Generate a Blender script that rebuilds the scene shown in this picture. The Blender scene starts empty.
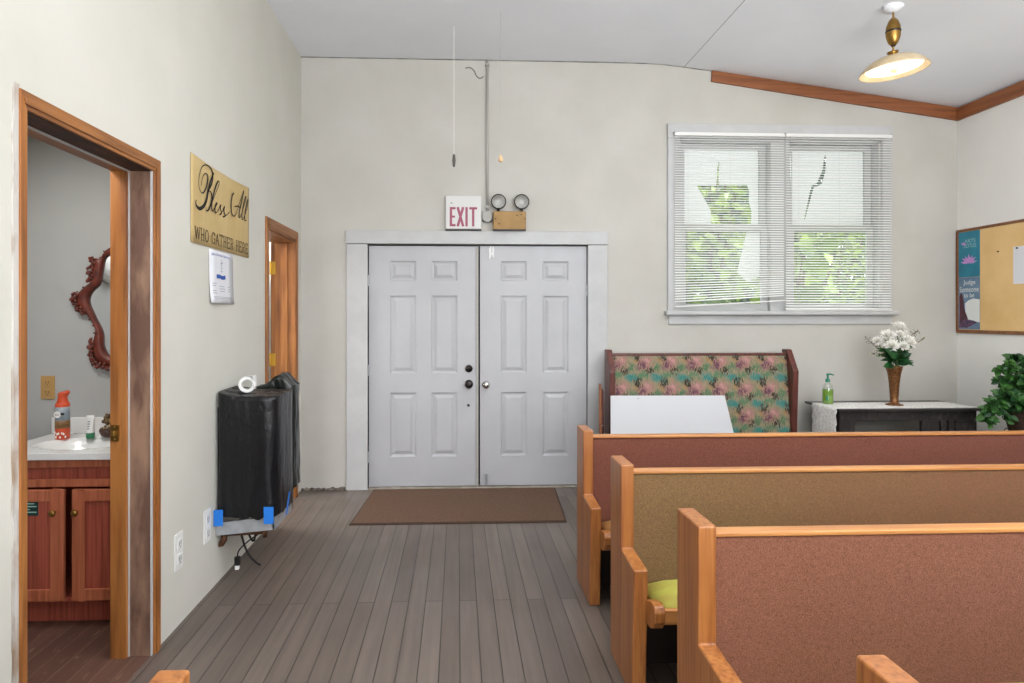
import bpy, bmesh, math, random
from mathutils import Vector, Matrix, noise
from mathutils.geometry import tessellate_polygon
PI = math.pi
sc = bpy.context.scene
COL = sc.collection
R = random.Random(7)

# ------------------------------------------------------------------ camera
cd = bpy.data.cameras.new('camera')
cam = bpy.data.objects.new('camera', cd); COL.objects.link(cam)
cd.sensor_width = 36.0
cd.lens = 36.0 * 630.0 / 1024.0
cd.shift_x = 26.4 / 1024.0
cd.shift_y = -24.5 / 1024.0
cd.clip_start = 0.02
cam.location = (0, 0, 1.44)
cam.rotation_euler = (PI / 2, 0, math.radians(-2.508))
sc.camera = cam

# ------------------------------------------------------------------ light and exposure
sc.view_settings.view_transform = 'Standard'
sc.view_settings.look = 'None'
sc.view_settings.exposure = 0.04
sc.view_settings.gamma = 1.0
sc.view_settings.use_curve_mapping = False
w = bpy.data.worlds.new('overcast_sky'); sc.world = w; w.use_nodes = True
w.node_tree.nodes['Background'].inputs[0].default_value = (0.93, 0.97, 1.0, 1)
w.node_tree.nodes['Background'].inputs[1].default_value = 2.6

def light(name, kind, loc, rot, power, color=(1, 1, 1), size=None, size_y=None, radius=None, spread=None):
    d = bpy.data.lights.new(name, kind); d.energy = power; d.color = color
    if kind == 'AREA':
        d.shape = 'RECTANGLE'; d.size = size; d.size_y = size_y or size
        if spread: d.spread = math.radians(spread)
    if radius is not None and kind == 'POINT': d.shadow_soft_size = radius
    if kind == 'SUN': d.angle = 0.02
    o = bpy.data.objects.new(name, d); COL.objects.link(o)
    o.location = loc; o.rotation_euler = rot
    return o
light('sun', 'SUN', (0, 12, 12), (math.radians(14), math.radians(42), 0), 6.0, (1, .96, .88))
light('rear_fill', 'AREA', (1.2, -3.7, 1.7), (math.radians(92), 0, 0), 225, (.945, .972, 1), 5.0, 2.4)  # added area fill behind the camera; the wall there has no windows
light('overhead_fill', 'AREA', (1.5, 2.4, 3.40), (0, 0, 0), 56, (.95, .975, 1), 3.2, 1.4)  # added unseen fill above the pews to brighten their tops
light('uplight_fill', 'AREA', (2.0, -2.0, 1.6), (math.radians(152), 0, 0), 292, (.93, .965, 1), 3.0, 2.0, spread=120)  # added mid-air fill aimed upward to brighten the ceiling
light('side_room_light', 'AREA', (-2.3, 4.7, 2.3), (0, 0, 0), 45, (1, 1, 1), .6, .6)
light('bathroom_fill', 'AREA', (-1.83, 2.5, 2.38), (0, 0, 0), 14, (1, .98, .95), .4, .4)  # added unseen fill to lift the bathroom; no fixture is built there

# ------------------------------------------------------------------ materials
def lin(h):
    if isinstance(h, str):
        h = h.lstrip('#'); v = [int(h[i:i + 2], 16) / 255 for i in (0, 2, 4)]
        v = [x / 12.92 if x <= .04045 else ((x + .055) / 1.055) ** 2.4 for x in v]
        return (v[0], v[1], v[2], 1)
    return (h[0], h[1], h[2], 1)

def newmat(name):
    m = bpy.data.materials.new(name); m.use_nodes = True
    nt = m.node_tree; return m, nt, nt.nodes['Principled BSDF']

def mapping(nt, scale=(1, 1, 1), loc=(0, 0, 0), rot=(0, 0, 0)):
    tc = nt.nodes.new('ShaderNodeTexCoord'); mp = nt.nodes.new('ShaderNodeMapping')
    nt.links.new(tc.outputs['Object'], mp.inputs[0])
    mp.inputs['Scale'].default_value = scale; mp.inputs['Location'].default_value = loc; mp.inputs['Rotation'].default_value = rot
    return mp.outputs[0]

def noise_fac(nt, scale, detail=4, lo=.35, hi=.65, vec=None, rough=.55, dist=0):
    n = nt.nodes.new('ShaderNodeTexNoise'); n.inputs['Scale'].default_value = 1
    n.inputs['Detail'].default_value = detail; n.inputs['Roughness'].default_value = rough; n.inputs['Distortion'].default_value = dist
    nt.links.new(vec or mapping(nt, scale), n.inputs['Vector'])
    r = nt.nodes.new('ShaderNodeMapRange'); r.inputs[1].default_value = lo; r.inputs[2].default_value = hi
    nt.links.new(n.outputs[0], r.inputs[0]); return r.outputs[0]

def mixc(nt, fac, a, b):
    mx = nt.nodes.new('ShaderNodeMix'); mx.data_type = 'RGBA'
    if hasattr(fac, 'node'): nt.links.new(fac, mx.inputs[0])
    else: mx.inputs[0].default_value = fac
    for v, i in ((a, 6), (b, 7)):
        if hasattr(v, 'node'): nt.links.new(v, mx.inputs[i])
        else: mx.inputs[i].default_value = lin(v)
    return mx.outputs[2]

def bump(nt, bs, height, strength=.3, dist=.002):
    b = nt.nodes.new('ShaderNodeBump'); b.inputs['Strength'].default_value = strength; b.inputs['Distance'].default_value = dist
    nt.links.new(height, b.inputs['Height']); nt.links.new(b.outputs[0], bs.inputs['Normal'])

def M(name, base, var=None, scale=(6, 6, 6), rough=.5, metal=0, lo=.35, hi=.65, detail=4, bmp=0, bscale=None, bdist=.002, spec=.5, emit=0, dist=0):
    m, nt, bs = newmat(name)
    bs.inputs['Base Color'].default_value = lin(base)
    bs.inputs['Roughness'].default_value = rough; bs.inputs['Metallic'].default_value = metal
    bs.inputs['Specular IOR Level'].default_value = spec
    if var:
        f = noise_fac(nt, scale, detail, lo, hi, dist=dist)
        nt.links.new(mixc(nt, f, base, var), bs.inputs['Base Color'])
    if bmp:
        bump(nt, bs, noise_fac(nt, bscale or scale, 3, 0, 1), bmp, bdist)
    if emit:
        bs.inputs['Emission Color'].default_value = lin(base); bs.inputs['Emission Strength'].default_value = emit
    return m

def wood(name, light_c, mid_c, dark_c, axis='z', rough=.35, fine=60, coat=0.0, bmp=.08):
    m, nt, bs = newmat(name)
    s1 = [9.0] * 3; s2 = [float(fine)] * 3; k = 'xyz'.index(axis); s1[k] = .9; s2[k] = 2.2
    f1 = noise_fac(nt, s1, 3, .3, .7, dist=1.2)
    f2 = noise_fac(nt, s2, 5, .42, .72)
    c = mixc(nt, f1, light_c, mid_c); c = mixc(nt, f2, c, dark_c)
    nt.links.new(c, bs.inputs['Base Color'])
    bs.inputs['Roughness'].default_value = rough
    bs.inputs['Coat Weight'].default_value = coat; bs.inputs['Coat Roughness'].default_value = .18
    bump(nt, bs, f2, bmp, .001)
    return m

def weave(name, base, alt, tone2=None, shifted=False, a0=0, a1=1, cell=300.0, rough=.95):
    """woven upholstery: two yarn colours in a small check, worn to another colour in soft patches"""
    m, nt, bs = newmat(name)
    v = mapping(nt, (cell, cell, cell))
    ck = nt.nodes.new('ShaderNodeTexVoronoi'); ck.inputs['Scale'].default_value = 1; nt.links.new(v, ck.inputs['Vector'])
    r = nt.nodes.new('ShaderNodeMapRange'); r.inputs[1].default_value = .2; r.inputs[2].default_value = .65
    nt.links.new(ck.outputs['Distance'], r.inputs[0])
    b = base
    if tone2:
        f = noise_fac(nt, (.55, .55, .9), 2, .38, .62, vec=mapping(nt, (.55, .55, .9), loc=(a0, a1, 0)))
        if shifted:
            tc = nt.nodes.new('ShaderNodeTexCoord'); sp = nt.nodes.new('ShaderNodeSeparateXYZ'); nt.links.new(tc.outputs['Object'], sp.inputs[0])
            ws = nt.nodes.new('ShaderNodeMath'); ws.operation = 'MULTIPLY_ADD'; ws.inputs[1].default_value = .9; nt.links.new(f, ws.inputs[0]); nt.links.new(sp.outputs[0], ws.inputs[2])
            g = nt.nodes.new('ShaderNodeMapRange'); g.inputs[1].default_value = -1.3; g.inputs[2].default_value = 0.2; nt.links.new(ws.outputs[0], g.inputs[0]); f = g.outputs[0]  # colour moves from base to second tone along x
        b = mixc(nt, f, base, tone2)
    c = mixc(nt, r.outputs[0], b, alt)
    f3 = noise_fac(nt, (90, 90, 90), 3, .3, .75)
    mm = nt.nodes.new('ShaderNodeMix'); mm.data_type = 'RGBA'; mm.blend_type = 'MULTIPLY'
    mm.inputs[0].default_value = .16
    nt.links.new(c, mm.inputs[6]); nt.links.new(f3, mm.inputs[7])
    nt.links.new(mm.outputs[2], bs.inputs['Base Color'])
    bs.inputs['Roughness'].default_value = rough; bs.inputs['Specular IOR Level'].default_value = .2
    bs.inputs['Sheen Weight'].default_value = .15
    bump(nt, bs, r.outputs[0], .35, .0012)
    return m

def leafmat(name, a, b, trans=.25, sc_=40):
    m, nt, bs = newmat(name)
    oi = nt.nodes.new('ShaderNodeNewGeometry')
    c = mixc(nt, oi.outputs['Random Per Island'], a, b)
    nt.links.new(c, bs.inputs['Base Color'])
    bs.inputs['Roughness'].default_value = .45
    tr = nt.nodes.new('ShaderNodeBsdfTranslucent'); nt.links.new(c, tr.inputs[0])
    mx = nt.nodes.new('ShaderNodeMixShader'); mx.inputs[0].default_value = trans
    nt.links.new(bs.outputs[0], mx.inputs[1]); nt.links.new(tr.outputs[0], mx.inputs[2])
    nt.links.new(mx.outputs[0], nt.nodes['Material Output'].inputs[0])
    return m

def clear(name, tint=(1, 1, 1), gloss=.08, rough=.02):
    m, nt, bs = newmat(name)
    t = nt.nodes.new('ShaderNodeBsdfTransparent'); t.inputs[0].default_value = lin(tint)
    g = nt.nodes.new('ShaderNodeBsdfGlossy'); g.inputs['Roughness'].default_value = rough
    mx = nt.nodes.new('ShaderNodeMixShader'); mx.inputs[0].default_value = gloss
    nt.links.new(t.outputs[0], mx.inputs[1]); nt.links.new(g.outputs[0], mx.inputs[2])
    nt.links.new(mx.outputs[0], nt.nodes['Material Output'].inputs[0])
    return m

def sheetmat(name, col, trans=.5):
    m, nt, bs = newmat(name)
    bs.inputs['Base Color'].default_value = lin(col); bs.inputs['Roughness'].default_value = .6
    tr = nt.nodes.new('ShaderNodeBsdfTranslucent'); tr.inputs[0].default_value = lin(col)
    mx = nt.nodes.new('ShaderNodeMixShader'); mx.inputs[0].default_value = trans
    nt.links.new(bs.outputs[0], mx.inputs[1]); nt.links.new(tr.outputs[0], mx.inputs[2])
    nt.links.new(mx.outputs[0], nt.nodes['Material Output'].inputs[0])
    return m

def floor_mat(name, c1, c2, gap, streak, scratch=None, rough=.42):
    m, nt, bs = newmat(name)
    tc = nt.nodes.new('ShaderNodeTexCoord'); sp = nt.nodes.new('ShaderNodeSeparateXYZ'); cb = nt.nodes.new('ShaderNodeCombineXYZ')
    nt.links.new(tc.outputs['Object'], sp.inputs[0])
    ad = nt.nodes.new('ShaderNodeMath'); ad.inputs[1].default_value = 20; nt.links.new(sp.outputs[1], ad.inputs[0])
    ax = nt.nodes.new('ShaderNodeMath'); ax.inputs[1].default_value = 20.03; nt.links.new(sp.outputs[0], ax.inputs[0])
    nt.links.new(ad.outputs[0], cb.inputs[0]); nt.links.new(ax.outputs[0], cb.inputs[1])
    br = nt.nodes.new('ShaderNodeTexBrick')
    br.offset = .37; br.squash = 1
    br.inputs['Scale'].default_value = 1; br.inputs['Brick Width'].default_value = 2.9; br.inputs['Row Height'].default_value = .086
    br.inputs['Mortar Size'].default_value = .0028; br.inputs['Mortar Smooth'].default_value = .35
    br.inputs['Color1'].default_value = lin(c1); br.inputs['Color2'].default_value = lin(c2); br.inputs['Mortar'].default_value = lin(gap)
    nt.links.new(cb.outputs[0], br.inputs['Vector'])
    f = noise_fac(nt, (34, 1.6, 30), 5, .35, .75)
    f0 = noise_fac(nt, (1.3, .9, 1), 3, .35, .7)
    c = mixc(nt, f, br.outputs[0], streak)
    mxx = nt.nodes.new('ShaderNodeMix'); mxx.data_type = 'RGBA'; mxx.inputs[0].default_value = .6
    nt.links.new(br.outputs[0], mxx.inputs[6]); nt.links.new(c, mxx.inputs[7])
    c = mxx.outputs[2]
    if scratch:
        f2 = noise_fac(nt, (60, 9, 40), 6, .60, .68, rough=.75)
        c = mixc(nt, f2, c, scratch)
    else:
        f2 = noise_fac(nt, (70, 40, 40), 4, .72, .78, rough=.7)
        c = mixc(nt, f2, c, '#8d8379')
    nt.links.new(c, bs.inputs['Base Color'])
    rr = nt.nodes.new('ShaderNodeMapRange'); rr.inputs[3].default_value = rough - .1; rr.inputs[4].default_value = rough + .15
    nt.links.new(f0, rr.inputs[0]); nt.links.new(rr.outputs[0], bs.inputs['Roughness'])
    inv = nt.nodes.new('ShaderNodeMath'); inv.operation = 'MULTIPLY_ADD'; inv.inputs[1].default_value = -1; inv.inputs[2].default_value = 1
    nt.links.new(br.outputs['Fac'], inv.inputs[0])
    bump(nt, bs, inv.outputs[0], .5, .003)
    return m

def tapestry(name):
    """repeating floral tapestry: blobs of plum, teal, pink and near-black brushed on olive"""
    m, nt, bs = newmat(name)
    tc = nt.nodes.new('ShaderNodeTexCoord'); sp = nt.nodes.new('ShaderNodeSeparateXYZ'); nt.links.new(tc.outputs['Object'], sp.inputs[0])
    nz = nt.nodes.new('ShaderNodeTexNoise'); nz.inputs['Scale'].default_value = 1; nz.inputs['Detail'].default_value = 4
    nt.links.new(mapping(nt, (110, 110, 26), rot=(0, math.radians(-48), 0)), nz.inputs['Vector'])
    wv = nt.nodes.new('ShaderNodeMath'); wv.operation = 'MULTIPLY_ADD'; wv.inputs[1].default_value = .16; wv.inputs[2].default_value = -.08
    nt.links.new(nz.outputs[0], wv.inputs[0])
    def mth(op, a, b=None):
        n = nt.nodes.new('ShaderNodeMath'); n.operation = op
        for i, v in enumerate((a, b)):
            if v is None: continue
            if hasattr(v, 'node'): nt.links.new(v, n.inputs[i])
            else: n.inputs[i].default_value = v
        return n.outputs[0]
    px = mth('ADD', sp.outputs[0], wv.outputs[0]); pz = mth('ADD', sp.outputs[2], mth('MULTIPLY', wv.outputs[0], -.8))
    T = .207; H = .215
    u = mth('DIVIDE', mth('ADD', px, 20 * T), T); v = mth('DIVIDE', mth('ADD', pz, 20 * H), H)
    def blob(cx, cz, rx, rz, skew=0):
        du = mth('SUBTRACT', mth('FRACT', mth('ADD', u, .5 - cx)), .5)
        dv = mth('SUBTRACT', mth('FRACT', mth('ADD', v, .5 - cz)), .5)
        du = mth('SUBTRACT', du, mth('MULTIPLY', dv, skew))
        d = mth('ADD', mth('POWER', mth('ABSOLUTE', mth('DIVIDE', du, rx)), 2.0), mth('POWER', mth('ABSOLUTE', mth('DIVIDE', dv, rz)), 2.0))
        r = nt.nodes.new('ShaderNodeMapRange'); r.inputs[1].default_value = 1.5; r.inputs[2].default_value = .2
        nt.links.new(d, r.inputs[0]); return r.outputs[0]
    base = noise_fac(nt, (30, 30, 30), 4, .3, .7)
    c = mixc(nt, base, '#9a8a70', '#807a62')
    for col, cx, cz, rx, rz, sk in (('#2f7d78', .22, .40, .28, .15, .0), ('#4d7656', .66, .50, .22, .14, .5), ('#a87272', .75, .95, .28, .27, .6),
                                    ('#c2918c', .78, .02, .13, .12, .6), ('#553a4a', .62, .86, .15, .18, .7), ('#1d191b', .95, .66, .14, .14, .5),
                                    ('#191817', .45, .12, .15, .11, .3), ('#486f50', .22, .78, .16, .16, .4), ('#a07c4a', .35, .02, .08, .08, 0), ('#1f2829', .5, .30, .12, .10, .8)):
        c = mixc(nt, mth('MULTIPLY', blob(cx, cz, rx, rz, sk), .9), c, col)
    nt.links.new(c, bs.inputs['Base Color']); bs.inputs['Roughness'].default_value = .9; bs.inputs['Specular IOR Level'].default_value = .2
    return m

MT = {}
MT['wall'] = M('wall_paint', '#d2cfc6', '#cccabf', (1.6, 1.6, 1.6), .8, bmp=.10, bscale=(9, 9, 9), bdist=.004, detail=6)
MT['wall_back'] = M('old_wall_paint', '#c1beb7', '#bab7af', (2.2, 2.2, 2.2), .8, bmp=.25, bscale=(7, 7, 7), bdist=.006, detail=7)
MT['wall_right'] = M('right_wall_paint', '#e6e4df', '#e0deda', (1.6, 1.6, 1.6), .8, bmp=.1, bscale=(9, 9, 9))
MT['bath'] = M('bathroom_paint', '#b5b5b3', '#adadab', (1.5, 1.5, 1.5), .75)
MT['white_room'] = M('white_room_paint', '#efeeea', rough=.7)
MT['floor'] = floor_mat('painted_floorboards', '#756960', '#62564e', '#29231f', '#4f4640')
MT['floor_bath'] = floor_mat('worn_brown_floorboards', '#6e5044', '#5a4036', '#7d6454', '#452f26', scratch='#a58a78')
MT['trim_brown'] = wood('brown_stained_trim', '#945a34', '#8a5230', '#6e3d20', 'x', .45, 40)
MT['trim_brown_y'] = wood('brown_stained_trim_y', '#945a34', '#8a5230', '#6e3d20', 'y', .45, 40)
MT['white_trim'] = M('white_painted_wood', '#bfbfbf', '#b7b7b7', (6, 6, 6), .5, bmp=.05)
MT['door_white'] = M('white_door_paint', '#b5b5b8', '#b0b0b3', (3, 3, 3), .4)
MT['pine_z'] = wood('varnished_pine_z', '#b2763c', '#985b26', '#6d3c17', 'z', .5, 34, .05)
MT['pine_y'] = wood('varnished_pine_y', '#a46c38', '#8c5526', '#653918', 'y', .5, 34, .05)
MT['old_jamb'] = M('old_bare_jamb', '#94745e', '#65483a', (14, 14, 3.5), .7, bmp=.3, detail=8, lo=.4, hi=.62)
MT['dark_head'] = M('dark_rough_board', '#4f2c1b', '#2d170e', (30, 6, 30), .7, bmp=.3, lo=.4, hi=.6)
MT['plaster'] = M('bare_plaster', '#c9c5bf', '#9b8470', (12, 14, 5), .9, lo=.48, hi=.68, bmp=.4)
MT['oak_z'] = wood('pew_oak_z', '#b3763c', '#9f5e2b', '#80441d', 'z', .42, 70, .3)
MT['oak_x'] = wood('pew_oak_x', '#cc8f52', '#bf7f45', '#9f6234', 'x', .38, 60, .2)
MT['mahogany'] = wood('dark_mahogany', '#6a352b', '#5a2a22', '#3d1a15', 'z', .4, 50, .2)
MT['vanity'] = wood('cherry_vanity', '#b45a44', '#a8523f', '#7d3626', 'z', .45, 80, .1)
MT['vanity_light'] = wood('cherry_vanity_frame', '#c67551', '#b96848', '#975032', 'z', .4, 60, .15)
MT['white_ceramic'] = M('white_ceramic', '#e6e6e4', rough=.15)
MT['black'] = M('black_paint', '#0b0b0c', rough=.4)
MT['dark_metal'] = M('dark_bronze_metal', '#3b3735', rough=.35, metal=.8)
MT['chrome'] = M('chrome', '#c9c6c2', rough=.18, metal=1)
MT['reflector'] = M('lamp_reflector', '#a09b96', rough=.35, metal=.2)
MT['steel'] = M('galvanised_steel', '#b4b7bb', '#a1a4a8', (20, 20, 20), .4, metal=.35)
MT['brass'] = M('aged_brass', '#a98445', '#8a6832', (14, 14, 14), .32, metal=.9)
MT['gold'] = M('bright_brass', '#c79a3c', rough=.3, metal=.8)
MT['copper'] = M('copper_pipe', '#6d4a38', rough=.4, metal=.8)
MT['grey_paint'] = M('grey_conduit_paint', '#a8a59f', rough=.5)
MT['white_plastic'] = M('white_plastic', '#e4e3e0', rough=.35)
MT['sign_white'] = M('sign_enamel', '#cfcecb', rough=.4)
MT['outlet_hole'] = M('outlet_slot', '#6e6c69', rough=.5)
MT['red'] = M('exit_red', '#8f3850', '#a5566b', (90, 90, 90), .5)
MT['mustard'] = M('mustard_enamel', '#93703a', '#85642e', (9, 9, 9), .45, metal=.2)
MT['cork'] = M('cork', '#e6c187', '#dab376', (3, 3, 3), .9, bmp=.2, bscale=(120, 120, 120))
MT['cork_frame'] = M('cork_frame_wood', '#8a5a36', '#74482a', (4, 30, 30), .5)
MT['banner'] = M('tan_banner_cloth', '#c9b07c', '#bda26c', (1.2, 5, 1.6), .8)
MT['ink_brown'] = M('brown_ink', '#4a3a22', rough=.8)
MT['ink'] = M('black_ink', '#1d1a17', rough=.7)
MT['ink_grey'] = M('grey_ink', '#8a8d98', rough=.8)
MT['paper'] = M('white_paper', '#dcdce0', rough=.8)
MT['ink_blue'] = M('blue_ink', '#2f55a0', rough=.8)
MT['foam'] = M('white_foam_board', '#c6c6c9', rough=.7)
MT['dark_table'] = M('black_stained_wood', '#2c2726', '#4a4340', (50, 50, 20), .4, lo=.5, hi=.75, bmp=.6, bscale=(45, 45, 30), bdist=.006)
MT['dark_top'] = M('black_table_top', '#3a3533', '#2c2827', (3, 30, 30), .3)
MT['lace'] = M('white_lace_cloth', '#f2f1ee', '#d8d5d1', (60, 60, 60), .9, lo=.4, hi=.6, bmp=.4, bscale=(80, 80, 80))
MT['bag'] = M('black_bin_bag', '#09090c', '#0f1014', (5, 5, 5), .3, bmp=.35, bscale=(55, 55, 40), bdist=.008, spec=.4)
MT['bag_green'] = M('dark_green_bin_bag', '#171d19', '#101512', (5, 5, 5), .28, bmp=.5, bscale=(22, 22, 14), bdist=.012, spec=.6)
MT['tape'] = M('blue_masking_tape', '#1b76d6', rough=.6)
MT['mat'] = M('brown_door_mat', '#664a37', '#4f3929', (70, 70, 70), .95, bmp=.6, bscale=(220, 220, 220), lo=.3, hi=.7)
MT['mat_edge'] = M('mat_rubber_edge', '#3d2c22', rough=.9)
MT['vase'] = M('pressed_copper_vase', '#8a5c34', '#5b371d', (60, 60, 60), .4, metal=.5, bmp=.5, bscale=(60, 60, 60))
MT['soap'] = M('green_soap', '#769a30', rough=.2)
MT['pump'] = M('teal_pump', '#1f7a63', rough=.35)
MT['clear'] = clear('clear_plastic', (.93, .96, .94), .12, .08)
MT['glass'] = clear('window_glass', (.97, .99, .98), .05, .35)
MT['mirror'] = M('mirror_glass', '#dfe3e6', rough=.02, metal=1)
MT['mirror_frame'] = M('carved_red_wood', '#743020', '#4c1c11', (25, 25, 25), .4, bmp=.4, bscale=(60, 60, 60))
MT['petal'] = sheetmat('white_petal', '#fbf9f3', .2)
MT['centre'] = M('pale_green_flower_centre', '#c3c77a', rough=.8)
MT['bud'] = M('cream_bud', '#d8d4b8', rough=.7)
MT['leaf'] = leafmat('dark_green_leaf', '#2f6a34', '#1d4524', .15)
MT['leaf_vine'] = leafmat('ivy_leaf', '#447232', '#1c4522', .15)
MT['leaf_out'] = leafmat('sunlit_leaf', '#93ae40', '#2f5026', .32)
MT['leaf_big'] = leafmat('big_lime_leaf', '#a3bd4c', '#3c6b28', .36)
MT['leaf_far'] = leafmat('far_hedge_leaf', '#5f7c5c', '#21372b', .28)
MT['stem'] = M('green_stem', '#4c6a35', rough=.6)
MT['twig'] = M('brown_twig', '#5a4636', rough=.8)
MT['pot'] = M('woven_dark_pot', '#4e3626', '#2d1d14', (50, 50, 50), .7, bmp=.6, bscale=(60, 60, 60))
MT['soil'] = M('soil', '#2b2019', rough=1)
MT['iron'] = M('wrought_iron', '#1c1a19', rough=.5, metal=.4)
MT['blind'] = sheetmat('white_blind_slat', '#fbfaf8', .3)
MT['film'] = sheetmat('white_plastic_sheet', '#f6f3f6', .6)
MT['tapestry'] = tapestry('floral_tapestry')
MT['lamp_cream'] = M('cream_enamel_shade', '#c9b696', '#bba684', (8, 8, 8), .35)
MT['lamp_glow'] = M('lit_lamp_diffuser', '#fff3dc', rough=.4, emit=1.1)
MT['lamp_bulb'] = M('lamp_finial', '#d9bd8c', rough=.3, metal=.6)
MT['ground'] = M('outdoor_grass_ground', '#6f8a4a', '#566f3c', (3, 3, 3), .95)
MT['orange'] = M('orange_red_plastic', '#d8552f', '#c84a28', (9, 9, 9), .35)
MT['can_grey'] = M('silver_label', '#9fa9ae', '#7d8a92', (20, 20, 20), .4)
MT['can_band'] = M('amber_band', '#8a6a3a', '#6d4a26', (60, 60, 60), .5)
MT['green_cap'] = M('green_cap', '#2f7d54', rough=.4)
MT['tan_plate'] = M('tan_outlet_plate', '#b8925a', rough=.45)
MT['tan_dark'] = M('tan_outlet_shadowed_slots', '#7c5c34', rough=.5)
MT['resin'] = M('gilt_figurine', '#9c8250', '#4a2f1f', (45, 45, 45), .5, lo=.4, hi=.6)
MT['resin_dark'] = M('dark_resin_base', '#3a2219', '#4f3426', (30, 30, 30), .5)
MT['sticker'] = M('dark_green_sticker', '#12383a', rough=.5)
MT['sticker_ink'] = M('pale_green_ink', '#a9d4c0', rough=.6)
MT['teal'] = M('teal_poster', '#1f8098', '#186e86', (8, 8, 5), .4)
MT['pink'] = M('pink_print', '#b98ac6', rough=.6)
MT['pale_print'] = M('pale_print', '#9fc0c4', rough=.6)
MT['poster2'] = M('blue_grey_poster', '#6f89a2', '#5b7690', (8, 8, 8), .45)
MT['maroon'] = M('maroon_print', '#5d3038', '#40222b', (30, 30, 30), .6)
MT['floralprint'] = M('purple_print', '#6a4763', '#3c3350', (60, 60, 60), .6, lo=.45, hi=.55)
MT['poster_white'] = M('pale_poster_area', '#dfe2df', rough=.6)
MT['pew_plum'] = weave('pew_fabric_plum', '#875340', '#673b30', None, cell=330)
MT['pew_olive'] = weave('pew_fabric_olive', '#907449', '#715439', '#905a42', shifted=True, a0=.3, a1=.1, cell=330)
MT['pew_terracotta'] = weave('pew_fabric_terracotta', '#9c6a53', '#744934', '#946250', a0=.9, cell=330)
MT['seat_lime'] = M('seat_lime_velvet', '#aeb04a', '#a08a40', (3, 9, 3), .8)
MT['seat_tan'] = M('seat_tan_velvet', '#b08048', '#9a6c3c', (3, 9, 3), .8)
MT['cord'] = M('white_cord', '#d9d6d0', rough=.7)
MT['bead'] = M('steel_bead_chain', '#c4c0ba', rough=.3, metal=.6)
MT['pull_wood'] = M('pale_wood_pull', '#d9b78c', rough=.5)
MT['pull_dark'] = M('dark_pull_tassel', '#5a5652', rough=.6)
MT['threshold'] = M('worn_threshold', '#a59c90', '#8a8074', (12, 12, 12), .6)
MT['dark_back'] = M('shade_dark_back_board', '#2a1d17', '#1d130f', (30, 4, 4), .7)  # near-black colour puts the under-seat shade into the pew back panels
MT['joint'] = M('dark_joint_line', '#8a8680', '#56524d', (9, 9, 9), .95, lo=.4, hi=.6)
MT['crumble'] = M('crumbled_plaster_edge', '#8a7f74', '#4d443d', (30, 30, 30), .95, lo=.45, hi=.6)

def ceiling_mat():
    m, nt, bs = newmat('white_ceiling_paint')
    f = noise_fac(nt, (1.2, 1.2, 1.2), 5, .35, .7)
    c = mixc(nt, f, '#ebedf2', '#e5e7ec')
    tc = nt.nodes.new('ShaderNodeTexCoord'); sp = nt.nodes.new('ShaderNodeSeparateXYZ'); nt.links.new(tc.outputs['Object'], sp.inputs[0])
    a = nt.nodes.new('ShaderNodeMath'); a.operation = 'SUBTRACT'; a.inputs[1].default_value = 1.93; nt.links.new(sp.outputs[0], a.inputs[0])
    b = nt.nodes.new('ShaderNodeMath'); b.operation = 'ABSOLUTE'; nt.links.new(a.outputs[0], b.inputs[0])
    d = nt.nodes.new('ShaderNodeMath'); d.operation = 'LESS_THAN'; d.inputs[1].default_value = .0028; nt.links.new(b.outputs[0], d.inputs[0])
    c = mixc(nt, d.outputs[0], c, '#8f8d8b')
    nt.links.new(c, bs.inputs['Base Color']); bs.inputs['Roughness'].default_value = .85
    bump(nt, bs, noise_fac(nt, (10, 10, 10), 4, 0, 1), .2, .004)
    return m
MT['ceiling'] = ceiling_mat()

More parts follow.
